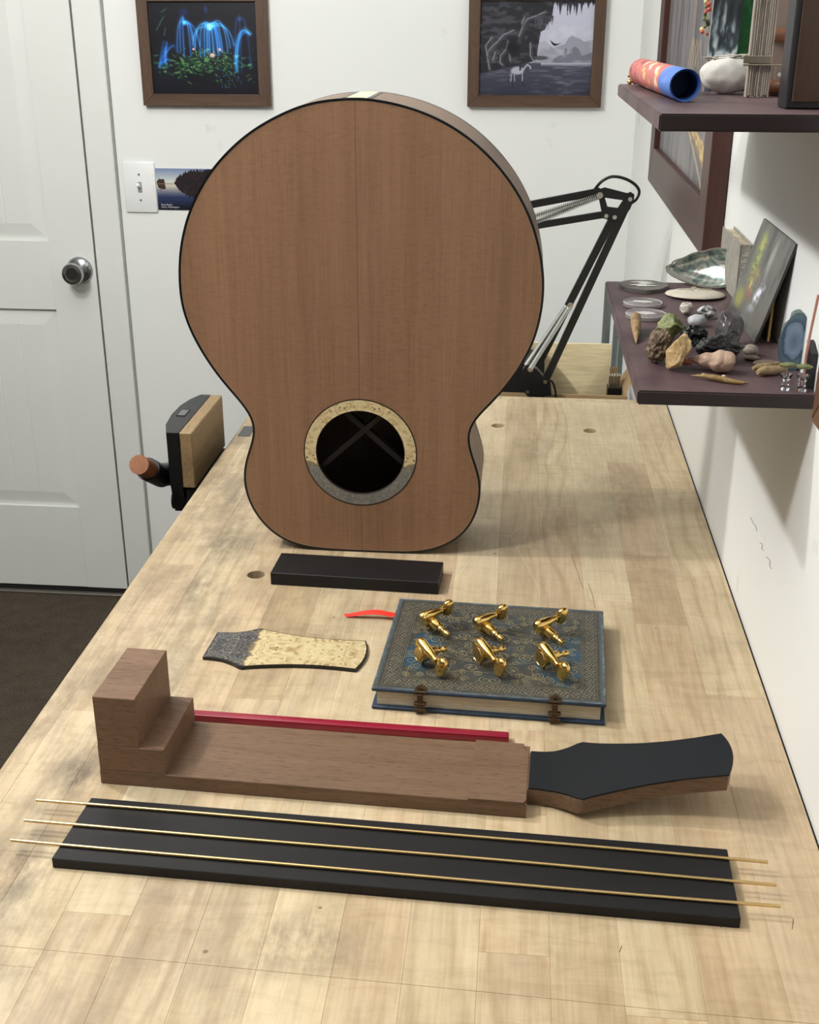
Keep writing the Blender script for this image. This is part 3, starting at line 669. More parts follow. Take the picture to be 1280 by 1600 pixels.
# ---------------------------------------------------------------- neck blank
neck_m = wood('walnut_neck', (94, 72, 54), (112, 87, 67), (104, 79, 60), 'X', 420, .05, .5, 16, True, bmp=.12, pore_amt=.75)
neck_e = wood('walnut_block', (98, 74, 56), (118, 91, 71), (108, 82, 63), 'X', 420, .18, .5, 16, True, bmp=.12, pore_amt=.75)
rzn = math.atan2(.7577-.7715, .3415)
neck = thing('guitar_neck', 'unfinished walnut guitar neck lying face down with its stacked heel block at the left', 'guitar neck', (-.3198, .7715, BZ), rzn)
LN = .3415
bm = B(); box(bm, 0, LN, 0, .0795, 0, .0132, .0005); obj('shaft', bm, neck_m, neck)
bm = B(); box(bm, .0004, .0550, 0, .0795, .0132, .0365, .0005); obj('lower_heel_block', bm, neck_e, neck)
bm = B(); box(bm, .0008, .0352, 0, .0790, .0365, .0812, .0005); obj('upper_heel_block', bm, neck_e, neck)
bm = B(); prism(bm, [(.2965, -.0003, .0132), (.339, -.0003, .0132), (.3412, .0035, .0132), (.3412, .068, .0132), (.3375, .0715, .0132), (.3365, .0800, .0132), (.2965, .0805, .0132)], (0, 0, .0016)); obj('raised_pad', bm, neck_m, neck)
W_s = [0, .010, .020, .030, .041, .048, .058, .072, .090, .110, .130, .150]; W_w = [.0252, .0256, .0272, .0318, .0392, .0367, .0340, .0310, .0281, .0266, .0268, .0282]
def hw(s): return float(np.interp(s, W_s, W_w))
def hz(s):
    k = .030; a = .015; e = .245
    t = max(0, s-.012); return .0148+e*(t*t/(t+.035))*1.05
def plate_outline(nn=34):
    up = [(s, hw(s)) for s in np.linspace(0, .150, nn)]; arc = [(.150+.006*math.sin(a), .0282*math.cos(a)) for a in np.linspace(.25, PI-.25, 9)]
    return up, arc
def headstock(bm, z_top, z_bot, cy, x0, nv=8):
    ss = list(np.linspace(0, .150, 40)); top = []; bot = []
    for s in ss+['tip']:
        s_ = .150 if s == 'tip' else s
        rt, rb = [], []
        for j in range(nv+1):
            v = -1+2*j/nv; w = hw(s_)*v; ext = .0055*(1-v*v) if s == 'tip' else 0
            if s == 'tip' and ext == 0: ext = .00001
            rt.append(bm.verts.new((x0+s_+ext, cy+w, z_top(s_+ext)))); rb.append(bm.verts.new((x0+s_+ext, cy+w, z_bot(s_+ext))))
        top.append(rt); bot.append(rb)
    for R in (top, bot):
        for a, b in zip(R, R[1:]):
            for j in range(nv): bm.faces.new((a[j], a[j+1], b[j+1], b[j]))
    for k in (0, nv):
        for a, b, c, d in zip(top, top[1:], bot, bot[1:]): bm.faces.new((a[k], b[k], d[k], c[k]))
    for R, Q in ((top[0], bot[0]), (top[-1], bot[-1])):
        for j in range(nv): bm.faces.new((R[j], R[j+1], Q[j+1], Q[j]))
CYN = .0425
bm = B(); headstock(bm, lambda s: hz(s), lambda s: max(.0002, hz(s)-.0128-.0012*math.exp(-(s/.02)**2)), CYN, LN); obj('headstock', bm, neck_m, neck, smooth=35)
veneer = plain('black_veneer', (20, 23, 27), .55, nscale=80, bmp=.04, spec=.25)
bm = B(); headstock(bm, lambda s: hz(s)+.0016, lambda s: hz(s)+.00005, CYN, LN+.0008); obj('headstock_veneer', bm, veneer, neck, smooth=35, label='black veneer on the back of the headstock')

# loose head plate with burl and resin
pc = Vector((-.2112, .9955, BZ)); pz = math.atan2(.9926-.9997, .152)
hp = thing('headstock_plate', 'pale burl headstock plate with a dark resin end and black edging lying on the bench', 'headstock plate', (-.287, .9997, BZ), pz-.0)
def plate(bm, inset, z0, z1):
    ss = np.linspace(0, .150, 40); a = [(s, hw(s)) for s in ss]; tip = [(.150+.0055*(1-v*v), .0282*v) for v in np.linspace(.9, -.9, 9)]
    pts = a+tip+[(s, -w) for s, w in a[::-1]]; P = np.array(pts); t = np.roll(P, -1, 0)-np.roll(P, 1, 0); t /= np.linalg.norm(t, axis=1)[:, None]; nn = np.c_[-t[:, 1], t[:, 0]]
    P = P-nn*inset if (nn*(P-P.mean(0))).sum() > 0 else P+nn*inset
    prism(bm, [(p[0], p[1], z0) for p in P], (0, 0, z1-z0))
bm = B(); plate(bm, 0, 0, .0034); obj('edging', bm, bind_m, hp)
bm = B(); plate(bm, .0013, .0032, .0037); obj('burl_face', bm, rosette_mat('burl_and_resin_plate', .042, 'X'), hp, label='mirror-matched burl and swirling grey resin face')

# truss rod
rr = math.atan2(.8705-.8799, .2817)
bm = B(); box(bm, 0, .2905, 0, .0088, 0, .0075, .0012, 2); obj('truss_rod', bm, plain('crimson_sleeve', (134, 14, 42), .33, var=.03, bmp=.02), None, (-.2835, .8672, BZ), 40, (0, 0, rr), **T('long thin dark red truss rod lying behind the neck on the bench', 'truss rod'))

# ---------------------------------------------------------------- book
bk = thing('ornate_book', 'blue and grey ornate hardback journal with bronze clasps lying under the gold tuners', 'book', (-.1161, .9024, BZ), math.atan2(.8936-.9024, .2064))
BW, BD, BH = .2066, .1790, .0212
def cover_art():
    c = Cv(450, 390, (52, 53, 50)); half = Cv(225, 195)
    f1 = c.fbm(5, 5, 5, 3); f2 = c.fbm(60, 50, 3, 4)
    # border bands
    du = np.minimum(c.U, 1-c.U)*c.w/c.h*1.0; dv = np.minimum(c.V, 1-c.V); d = np.minimum(du, dv)
    inner = np.clip((d-.115)*60, 0, 1)
    blue = np.clip((f1-.54)*9, 0, 1)*inner
    c.mix(np.ones_like(f1)*.5*(f2), (84, 80, 70)); c.mix(blue*.8, (34, 70, 98)); c.mix(np.clip((.44-f1)*6, 0, 1)*inner*.5, (52, 60, 70))
    gold = (164, 150, 106); g = np.zeros((195, 225))
    def sp(x, y, r, turns=1.6, s=1, a0=0):
        pts = []
        for i in range(26):
            t = i/25; a = a0+s*turns*2*PI*t; rr = r*(1-t*.85); pts.append((x+rr*math.cos(a)*195/225, y+rr*math.sin(a)))
        nonlocal g; g = np.maximum(g, np.clip(1.35-half.dist(pts), 0, 1))
    def ar(p0, p1, p2):
        nonlocal g; g = np.maximum(g, np.clip(1.1-half.dist(bez(p0, p1, p2, 10)), 0, 1))
    R = random.Random(5); pos = []
    tries = 0
    while len(pos) < 30 and tries < 6000:
        tries += 1
        x, y = R.uniform(.25, .98), R.uniform(.28, .98); r = R.uniform(.04, .095)
        if all(math.hypot((x-a)*1.15, y-b) > (r+q)*.92 for a, b, q in pos): pos.append((x, y, r))
    for i, (x, y, r) in enumerate(pos): sp(x, y, r, R.choice((1.4, 1.8)), R.choice((1, -1)), R.uniform(0, 6))
    for i in range(len(pos)):
        for j in range(i+1, len(pos)):
            a, b = pos[i], pos[j]
            if math.hypot(a[0]-b[0], a[1]-b[1]) < a[2]+b[2]+.045 and R.random() < .55:
                ar((a[0], a[1]-a[2]), ((a[0]+b[0])/2+R.uniform(-.05, .05), (a[1]+b[1])/2-.05), (b[0], b[1]+b[2]))
    ar((.55, .95), (.7, .75), (.98, .72)); ar((.35, .98), (.5, .7), (.98, .62)); ar((.5, .3), (.6, .5), (.98, .45)); ar((.25, .7), (.5, .6), (.6, .98))
    for x, y in ((.46, .56), (.72, .86), (.80, .52), (.40, .86)): sp(x, y, .022, 1.05)
    q = np.concatenate([g, g[:, ::-1]], 1); q = np.concatenate([q, q[::-1]], 0)
    c.mix(q*inner*.9, gold)
    for lo in (.040, .108, .118): c.mix(np.clip(1-np.abs(d-lo)*c.h/1.0, 0, 1)*.75, (138, 128, 98))
    tw = (np.sin(c.X*.62)*np.sin(c.Y*.62)+np.sin(c.X*.9+c.Y*.33)*.5+np.sin(c.Y*.9-c.X*.33)*.5)
    band = ((d > .048) & (d < .102))*1.0; c.mix(band*np.clip(tw*1.3, 0, 1)*.75, (146, 134, 104)); c.mix(band*np.clip(-tw*1.2, 0, 1)*.5, (50, 52, 54))
    c.mix(np.clip((.028-d)*90, 0, 1)*.5, (84, 96, 104)); c.mix(np.clip((c.fbm(80, 70, 2, 9)-.6)*4, 0, 1)*.35, (140, 132, 112)); c.mix(np.clip((.012-d)*120, 0, 1)*np.clip(c.fbm(30, 30, 2, 8)*1.6-.5, 0, 1)*.8, (120, 150, 178))
    return c
edge_m = plain('worn_blue_cover', (30, 46, 64), .5, var=.35, nscale=180, bmp=.3)
bm = B(); box(bm, 0, BW, .001, BD, BH-.0036, BH-.0002, .0013, 3); obj('front_cover', bm, edge_m, bk, smooth=40)
printed('cover_art', cover_art(), (.0006, BD-.0006, BH+.0001), (BW-.0012, 0, 0), (0, -(BD-.0022), 0), attrmat('embossed_cover', .42, .28, 1.0), bk, label='embossed gilt scrollwork over a worn blue ground')
bm = B(); box(bm, 0, BW, .0, BD, .0, .0034, .0013, 3); obj('back_cover', bm, edge_m, bk, smooth=40)
def pagesmat():
    mt, nt, bs = newmat('page_edges'); v = coords(nt, (1, 1, 40)); n = noise(nt, v, 60, 3)
    L(nt, ramp(nt, n, [(.3, s2l((150, 138, 118))), (.6, s2l((196, 184, 160)))]), bs.inputs['Base Color']); bs.inputs['Roughness'].default_value = .8; return mt
bm = B(); box(bm, .0045, BW-.0045, .0045, BD-.004, .0034, BH-.0036); obj('page_block', bm, pagesmat(), bk)
bm = B(); pr = [(BD-.006, .0), (BD, .0), (BD+.0022, .005), (BD+.003, BH/2), (BD+.0022, BH-.006), (BD, BH-.0006), (BD-.006, BH-.0006)]
prism(bm, [(0, a, b) for a, b in pr], (BW, 0, 0)); obj('spine', bm, edge_m, bk, smooth=50)
bronze = plain('dark_bronze', (74, 60, 46), .38, .85, bmp=.1, nscale=300)
for cx in (.0442, .1622):
    bm = B(); prism(bm, [(cx-.0052, .0, BH), (cx+.0052, .0, BH), (cx+.0052, .0052, BH), (cx+.0015, .0105, BH), (cx, .0125, BH), (cx-.0015, .0105, BH), (cx-.0052, .0052, BH)], (0, 0, .0012))
    cp = obj('clasp', bm, bronze, bk)
    bm = B(); cyl(bm, (cx-.0056, -.0012, BH+.0002), (cx+.0056, -.0012, BH+.0002), .0019, n=12); cyl(bm, (cx, .0015, BH+.0005), (cx, .0015, BH+.0040), .0026, .0018, 14); obj('hinge_pin', bm, bronze, cp, smooth=40)
    bm = B(); box(bm, cx-.0026, cx+.0026, -.0042, -.0012, .003, BH-.0005, .0006); obj('strap', bm, bronze, cp)
    bm = B(); box(bm, cx-.0056, cx+.0056, -.0046, -.0001, .0022, .0066, .001); box(bm, cx-.0056, cx+.0056, -.0046, -.0001, .0092, .0125, .001); obj('hook_plate', bm, bronze, cp)
rib = [Vector(p) for p in ((-.0, 0, .0042), (-.012, .0005, .0046), (-.026, .001, .0060), (-.040, 0, .0048), (-.0575, -.001, .0008))]
cr = crom(rib, 6); bm = B(); wv = []
for i, p in enumerate(cr):
    tw_ = .7*math.sin(i/len(cr)*2.6); hwid = .0037*(1-.35*(i/len(cr))**4)
    dz = hwid*math.sin(tw_)*.35
    wv.append([bm.verts.new(p+Vector((-.004*(1 if i == len(cr)-1 else 0), hwid, dz))), bm.verts.new(p+Vector((0, -hwid, -dz))), bm.verts.new(p+Vector((0, -hwid, -dz+.0003))), bm.verts.new(p+Vector((-.004*(1 if i == len(cr)-1 else 0), hwid, dz+.0003)))])
for a, b in zip(wv, wv[1:]):
    for k in range(4): bm.faces.new((a[k], a[(k+1) % 4], b[(k+1) % 4], b[k]))
obj('ribbon', bm, plain('red_ribbon', (226, 52, 40), .45, var=.08, nscale=300), bk, (.004, .172, .0005), 60, label='red ribbon marker trailing to the left')

# ---------------------------------------------------------------- gold tuners
gold_m = plain('polished_gold', (236, 200, 120), .13, 1, var=.02, bmp=0)
gold_b = plain('brushed_gold', (208, 176, 116), .32, 1, var=.04, bmp=0)
ZB = BZ+BH+.0002
def lobed(bm, c, X, Y, Z, lx, ly, lz):
    """kidney shaped button: two lobes either side of a waist"""
    r = bmesh.ops.create_uvsphere(bm, u_segments=20, v_segments=12, radius=1)
    for v in r['verts']:
        x, y, z = v.co; w = 1+.28*abs(y)**1.5; t = 1-.25*(1-abs(y))
        v.co = c+X*(x*lx*w+lx*.15*abs(y))+Y*(y*ly)+Z*(z*lz*t*(1.15-.3*abs(x)))
def tuner(capx, tipx, btnx, label, sgn, grp):
    cap = at(*capx[:2], z=ZB+capx[2]); tip = at(*tipx[:2], z=ZB+tipx[2]); btn = at(*btnx[:2], z=ZB+btnx[2])
    Z = (tip-cap).normalized(); q = cap+Z*.0065; d = btn-q; X = (d-Z*d.dot(Z)).normalized(); Y = Z.cross(X)*sgn
    if Z.cross(X).dot(Y) < 0: pass
    t = thing('tuning_machine', label, 'tuning machine', Vector((q.x, q.y, ZB)), 0, grp); o = Vector((q.x, q.y, ZB))
    Mx = Matrix((X, Z.cross(X), Z)).transposed().to_4x4(); Mx.translation = cap-o
    LZ = (tip-cap).length
    bm = B(); lathe(bm, [(0, .0008), (.0064, .0008), (.0072, .0), (.0082, .0006), (.0084, .0045), (.0078, .0085), (.0052, .0100), (0, .0100)], 30, Mx); obj('gear_housing', bm, gold_m, t, smooth=40)
    bm = B(); lathe(bm, [(0, -.0006), (.0060, -.0006), (.0064, .0), (.0064, .0008)], 30, Mx); obj('gear_cap', bm, gold_b, t, smooth=40, label='brushed round gear cap')
    # shaft cover
    L0 = cap-o+Z*.0050+Y*.0068
    dd = (btn-o)-L0; SX = dd.normalized(); Ls = dd.length
    Q = SX.to_track_quat('Z', 'Y').to_matrix().to_4x4(); Q.translation = L0-SX*.0085
    e = Ls+.0085
    bm = B(); lathe(bm, [(0, 0), (.0040, .0003), (.0052, .0022), (.0054, .006), (.0046, e*.45), (.0034, e*.62), (.0026, e*.70), (.0026, e*.73), (.0032, e*.745), (.0032, e*.775), (.0022, e*.79), (0, e*.79)], 22, Q); obj('shaft_cover', bm, gold_m, t, smooth=40)
    bc = L0+SX*(Ls*.97); n1 = Z; w1 = SX.cross(n1).normalized()
    bm = B(); lobed(bm, bc, SX, w1, SX.cross(w1), .0068, .0098, .0052); obj('button', bm, gold_m, t, smooth=60)
    bm = B(); lathe(bm, [(0, .009), (.0047, .009), (.0047, .0185), (.0042, .0195), (.0030, .0195), (.0030, .0225), (.0019, .0235), (.0019, .0250), (.0028, .0262), (.0031, LZ-.004), (.0024, LZ-.0008), (.0010, LZ), (0, LZ)], 20, Mx); obj('string_post', bm, gold_m, t, smooth=40)
    bm = B(); cyl(bm, cap-o+Z*.006-Y*.0065-X*.001, cap-o+Z*.008-Y*.0125-X*.002, .0022, .0016, 12); obj('screw_tab', bm, gold_m, t, smooth=40)
    # drop so it rests on the cover
    lo = min((ch.matrix_basis @ v.co).z for ch in t.children for v in ch.data.vertices)
    t.location.z -= lo
    return t
g1 = 'gold tuners in the front row on the book'; g2 = 'gold tuners in the back row on the book'
for k, (cx, cy) in enumerate(((653.8, 1028.6), (745.4, 1028.6), (843.8, 1035.5))):
    tuner((cx, cy, .0088), (cx+44, cy-8, .0050), (cx+36, cy+21, .0065), ('left', 'middle', 'right')[k]+' gold tuning machine of the front row on the ornate book, cap facing out', -1, g1)
for k, (cx, cy) in enumerate(((665, 965), (749, 972), (843, 977.5))):
    tuner((cx, cy, .0125), (cx+37, cy+31, .0034), (cx+35, cy-13, .0195), ('left', 'middle', 'right')[k]+' gold tuning machine of the back row on the ornate book, post pointing forward', 1, g2)

# ---------------------------------------------------------------- lamp clamped behind the bench
LY = 1.952
lamp = thing('swing_arm_lamp', 'black spring-balanced swing-arm lamp clamped to the far end of the bench', 'lamp', (.045, LY, BZ-.06)); lo_ = Vector((.045, LY, BZ-.06))
def lp(px, py, dy=0): return at(px, py, y=LY+dy)-lo_
def bar(a, b, dy, w=.0055, name='arm_bar'):
    p, q = lp(*a), lp(*b); d = (q-p).normalized(); n = d.cross(Vector((0, 1, 0))); 
    bm = B(); prism(bm, [p+n*w+Vector((0, dy-.004, 0)), q+n*w+Vector((0, dy-.004, 0)), q-n*w+Vector((0, dy-.004, 0)), p-n*w+Vector((0, dy-.004, 0))], (0, .008, 0)); obj(name, bm, black_metal, lamp)
bar((938, 299), (655, 353), 0, .0056, 'upper_arm_bar'); bar((944, 335), (665, 381), 0, .0052, 'upper_arm_bar')
bar((962, 332), (842, 568), 0, .0060, 'lower_arm_bar'); bar((977, 326), (853, 593), 0, .0060, 'lower_arm_bar')
hub = [(928, 297), (945, 292), (980, 301), (985, 299), (991, 303), (990, 312), (984, 326), (972, 342), (956, 344), (942, 340), (938, 322), (935, 306)]
hole = [(945, 308), (973, 312), (965, 324), (949, 322)]
bm = B()
for yy in (-.0075, -.0045):
    es = []
    for lpz in (hub, hole):
        vs = [bm.verts.new(lp(*p)+Vector((0, yy, 0))) for p in lpz]; es += [bm.edges.new((vs[i], vs[(i+1) % len(vs)])) for i in range(len(vs))]
    bmesh.ops.triangle_fill(bm, use_beauty=True, edges=es, normal=(0, 1, 0))
for lpz in (hub, hole):
    A = [bm.verts.new(lp(*p)+Vector((0, -.0075, 0))) for p in lpz]; C_ = [bm.verts.new(lp(*p)+Vector((0, -.0045, 0))) for p in lpz]
    for i in range(len(A)): j = (i+1) % len(A); bm.faces.new((A[i], A[j], C_[j], C_[i]))
obj('elbow_plate', bm, black_metal, lamp)
for p in ((937, 304), (984, 310), (947, 336), (960, 338), (891, 475), (829, 574), (852, 594), (824.5, 610)):
    big = p in ((937, 304), (829, 574), (891, 475)); bm = B(); c = lp(*p); cyl(bm, c+Vector((0, -.011, 0)), c+Vector((0, -.004, 0)), .0050 if big else .0034, .0050 if big else .0034, 16); obj('bolt', bm, steel, lamp, smooth=40)
def spring(a, b, r=.0032, turns=40, dy=-.006, straight=False):
    p, q = lp(*a)+Vector((0, dy, 0)), lp(*b)+Vector((0, dy, 0)); d = (q-p); dn = d.normalized(); u = dn.cross(Vector((0, 1, 0))); w = dn.cross(u); bm = B()
    pts = [p+d*(i/(turns*8))+u*r*math.cos(i*PI/4)+w*r*math.sin(i*PI/4) for i in range(turns*8+1)]; tube(bm, pts, .00105, 4)
    obj('spring', bm, steel, lamp, smooth=60)
spring((936, 304), (790, 352), .0036, 50); spring((934, 308), (792, 365), .0036, 50, -.002)
spring((890, 477), (829, 573), .0038, 62, -.011); spring((886, 476), (822, 570), .0034, 62, -.004)
bm = B(); tube(bm, crom([lp(930, 296)+Vector((0, .004, 0)), lp(941, 283), lp(957, 276), lp(976, 279), lp(992, 288), lp(999, 299), lp(995, 311), lp(986, 318)], 5), .0024, 8); obj('cable', bm, black_metal, lamp, smooth=60)
bk_ = [(817, 576), (823, 568), (839, 575), (849, 586), (860, 592), (862, 616), (824, 616), (815, 606)]
bm = B(); prism(bm, [lp(*p)+Vector((0, -.010, 0)) for p in bk_], (0, .018, 0)); obj('base_bracket', bm, black_metal, lamp)
bm = B(); tube(bm, crom([lp(861, 594), lp(866, 602), lp(869, 618), lp(869, 640)], 4), .0018, 8); obj('cable', bm, black_metal, lamp, smooth=60)
bm = B(); box(bm, -.02, .02, -.0855, .012, .018, .034, .002); box(bm, -.018, .018, -.0855, -.070, -.072, .034, .002); cyl(bm, (0, 0, .0), (0, 0, .045), .009, n=16); obj('clamp', bm, black_metal, lamp)
hd = lp(640, 380); bm = B(); Mh = Matrix.Translation(hd) @ Matrix.Rotation(math.radians(150), 4, 'Y'); lathe(bm, [(.018, -.05), (.024, -.02), (.03, 0), (.055, .07), (.054, .07), (.028, 0), (.02, -.02)], 28, Mh); obj('lamp_shade', bm, black_metal, lamp, smooth=40)

# ---------------------------------------------------------------- things behind the bench
bm = B(); box(bm, -.36, .232, 1.94, 2.46, .02, .735, .004)
cab = thing('low_cabinet', 'low grey cabinet behind the far end of the bench, under the cardboard box', 'cabinet', (-.06, 2.2, 0)); obj('carcass', bm, plain('grey_cabinet', (150, 148, 142), .6), cab, (.06, -2.2, 0))
bm = B(); box(bm, -.37, .236, 1.935, 2.465, .735, .75, .002); obj('cabinet_top', bm, plain('grey_top', (140, 138, 132), .5), cab, (.06, -2.2, 0))
for x in (-.33, .2):
    for y in (1.97, 2.43): bm = B(); box(bm, x-.02, x+.02, y-.02, y+.02, 0, .02); obj('foot', bm, black_metal, cab, (.06, -2.2, 0))
card_m = plain('corrugated_cardboard', (160, 134, 98), .85, nscale=40)
cx0, cx1, cy0, cy1, cz0 = -.05, .1945, 1.968, 2.098, .7505
ct = thing('cardboard_box', 'open brown cardboard box behind the far edge of the workbench', 'box', (.07, 2.1, cz0)); co = Vector((.07, 2.1, cz0))
ztop = at(900, 617, y=cy0).z
for nm, a in (('box_wall', (cx0, cx1, cy0, cy0+.004, cz0, ztop)), ('box_wall', (cx0, cx1, cy1-.004, cy1, cz0, ztop)), ('box_wall', (cx0, cx0+.004, cy0+.004, cy1-.004, cz0, ztop)), ('box_wall', (cx1-.004, cx1, cy0+.004, cy1-.004, cz0, ztop)), ('box_bottom', (cx0, cx1, cy0, cy1, cz0, cz0+.004))):
    bm = B(); box(bm, *a); obj(nm, bm, card_m, ct, -co)
bm = B(); prism(bm, [(cx1-.005, cy1-.12, ztop), (cx1-.005, cy1-.02, ztop), (cx1+.004, cy1-.03, ztop+.02), (cx1+.004, cy1-.11, ztop+.02)], (.003, 0, 0)); obj('flap', bm, card_m, ct, -co)
bm = B(); prism(bm, [(cx1-.05, cy1-.004, ztop), (cx1-.005, cy1-.004, ztop), (cx1-.010, cy1+.002, ztop+.014), (cx1-.05, cy1+.002, ztop+.014)], (0, .003, 0)); obj('flap', bm, card_m, ct, -co)
p0, p1 = at(868, 535, y=2.084), at(956, 538, y=2.084)
bm = B(); box(bm, .020, p1.x, 2.084, 2.089, cz0+.0045, p1.z, .0004); obj('plywood_sheet', bm, wood('birch_ply', (224, 206, 164), (236, 220, 178), (230, 212, 170), 'X', 200, .1, .6, 10, False), None, **T('pale birch plywood sheet standing upright in the cardboard box behind the lamp', 'board'))
bm = B(); box(bm, -.04, .052, 1.99, 2.075, cz0+.0045, .925, .002); obj('black_case', bm, plain('black_case_plastic', (18, 17, 18), .6), None, **T('black case in the cardboard box beside the lamp base', 'case'))
bm = B(); box(bm, .1655, .1885, 2.03, 2.06, cz0+.0045, .870, .001)
rbx = thing('ribbed_block', 'small dark block with a ribbed grey top in the right corner of the cardboard box', 'block', (.177, 2.045, cz0+.0045)); obj('block', bm, black_metal, rbx, -Vector((.177, 2.045, cz0+.0045)))
for k in range(5): bm = B(); box(bm, .1665+k*.0044, .1688+k*.0044, 2.0285, 2.045, .8705, .893, .0004); obj('rib', bm, steel, rbx, -Vector((.177, 2.045, cz0+.0045)))
pole_m = plain('grey_metal_pole', (122, 128, 126), .4, .6)
for k, (a, y, zt_) in enumerate((((951.5, 452), 2.50, 0), ((964, 500), 2.44, 0), ((972, 520), 2.48, 0))):
    p = at(*a, y=y); bm = B(); cyl(bm, (0, 0, 0), (0, 0, p.z-.7505 if y < 2.46 else p.z), (.0085, .0062, .0058)[k], n=16)
    zb = .7505 if y < 2.46 else 0
    obj('metal_pole', bm, pole_m, None, (p.x, y, zb), 40, **T(('leftmost', 'middle', 'rightmost')[k]+' of three grey metal poles standing behind the cardboard box', 'pole', 'poles in the back corner'))

# ---------------------------------------------------------------- pictures on the back wall
def picture_frame(name, label, x0, x1, z0, z1, iw, mt, art, deep=.018, cat='picture'):
    cx = (x0+x1)/2; t = thing(name, label, cat, (cx, YB, z0)); o = Vector((cx, YB, z0)); f = YB-deep
    for nm, q in (('bottom_rail', [(x0, z0), (x1, z0), (x1-iw, z0+iw), (x0+iw, z0+iw)]), ('top_rail', [(x0, z1), (x1, z1), (x1-iw, z1-iw), (x0+iw, z1-iw)]),
                  ('left_rail', [(x0, z0), (x0+iw, z0+iw), (x0+iw, z1-iw), (x0, z1)]), ('right_rail', [(x1, z0), (x1-iw, z0+iw), (x1-iw, z1-iw), (x1, z1)])):
        bm = B(); prism(bm, [(a-cx, f-YB, b-z0) for a, b in q], (0, deep-.0005, 0)); bmesh.ops.bevel(bm, geom=bm.edges[:], offset=.0007, segments=1, affect='EDGES')
        obj(nm, bm, mt['X' if 'bottom' in nm or 'top' in nm else 'Z'], t)
    bm = B(); box(bm, x0+iw-.002-cx, x1-iw+.002-cx, f+.0085-YB, -.001, iw-.002, z1-z0-iw+.002); obj('backing', bm, black_metal, t)
    printed('print', art, (x0+iw-cx, f+.0075-YB, z1-z0-iw), (x1-x0-2*iw, 0, 0), (0, 0, -(z1-z0-2*iw)), attrmat('glossy_print', .3, .5, coat=.15), t)
    return t
fw = {a: wood('walnut_frame_'+a.lower(), (74, 54, 42), (92, 70, 55), (82, 61, 48), a, 300, .05, .5, 20, True) for a in 'XZ'}
def art1():
    c = Cv(300, 242, (13, 14, 24)); f = c.fbm(6, 5, 5, 1); c.mix(np.clip(f*1.2-.4, 0, 1)*.6, (30, 34, 52))
    n = lambda X, Y: ((X-170)/935, (Y-25)/765)
    # green leaves
    R = random.Random(3)
    for i in range(330):
        u = R.gauss(.5, .25); v = R.gauss(.66+.08*abs(u-.5), .075)
        if not (0.02 < u < .98 and .5 < v < .93): continue
        g = R.choice(((24, 60, 40), (40, 92, 52), (62, 118, 60), (20, 44, 44), (90, 140, 84), (16, 34, 34)))
        c.blob(u, v, R.uniform(.012, .04), R.uniform(.005, .014), g, R.uniform(.5, .95), .5, R.uniform(-.6, .9))
    c.mix(np.clip((c.V-.88)*9, 0, 1)*.85, (14, 14, 26))
    def arc(a, b, hgt, col=(60, 150, 230), w=1.1, al=.8):
        a, b = n(*a), n(*b); m_ = ((a[0]+b[0])/2+(b[0]-a[0])*.35, min(a[1], b[1])-hgt); c.line(bez(a, m_, b, 14), col, w, al, 5)
    for bx, by, h in ((560, 420, .16), (600, 470, .2), (640, 470, .22), (665, 440, .12), (720, 440, .1), (760, 470, .12), (800, 430, .2), (868, 400, .16), (540, 380, .06), (845, 440, .24), (900, 380, .10), (690, 430, .05)): arc((697, 240), (bx, by), h)
    for bx, by, h in ((430, 430, .2), (460, 480, .25), (520, 470, .1), (555, 400, .08), (400, 440, .1), (600, 380, .03), (540, 330, .02)): arc((480, 200), (bx, by), h, (50, 130, 220))
    for bx, by, h in ((905, 520, .15), (920, 600, .2), (910, 590, .1)): arc((1045, 290), (bx, by), h, (50, 140, 225))
    for bx, by, h in ((905, 560, .1), (1040, 560, .1), (960, 590, .2)): arc((960, 170), (bx, by), h, (40, 100, 190), 1, .5)
    for i in range(9): arc((240+R.uniform(-20, 60), 520+R.uniform(-40, 60)), (330+R.uniform(-50, 60), 340+R.uniform(0, 180)), .03, (40, 110, 200), 1, .6)
    for i in range(14): arc((700+R.uniform(-14, 14), 215), (700+R.uniform(-100, 100), 430+R.uniform(-20, 30)), .06, (40, 110, 200), 1, .35)
    c.blob(*n(697, 225), .018, .028, (180, 240, 255), .9, .8); c.blob(*n(672, 90), .02, .04, (30, 60, 130), .7, 1); c.blob(*n(480, 110), .05, .04, (24, 50, 120), .6, 1.2)
    for X, Y, r in ((708, 465, .032), (775, 418, .019), (545, 415, .016)):
        c.blob(*n(X, Y), r, r*.7, (232, 178, 184), .95, .5); c.blob(*n(X, Y-6), r*.5, r*.4, (250, 224, 222), .9, .5)
    for i in range(60): c.blob(R.uniform(.62, .84), R.uniform(.72, .93), .005, .004, R.choice(((70, 160, 210), (130, 170, 90), (60, 110, 180))), .8, .5)
    for x0, y0, x1, y1 in ((230, 260, 300, 150), (285, 110, 325, 88), (295, 300, 310, 240), (1000, 230, 1060, 280)): c.line([n(x0, y0), n(x1, y1)], (60, 110, 80), 1.4, .7, 3)
    for i in range(60): u, v = R.uniform(.28, .75), R.uniform(.5, .75); c.blob(u, v, .008, .005, R.choice(((150, 180, 120), (180, 200, 150), (110, 170, 110))), .8, .5, .6)
    return c
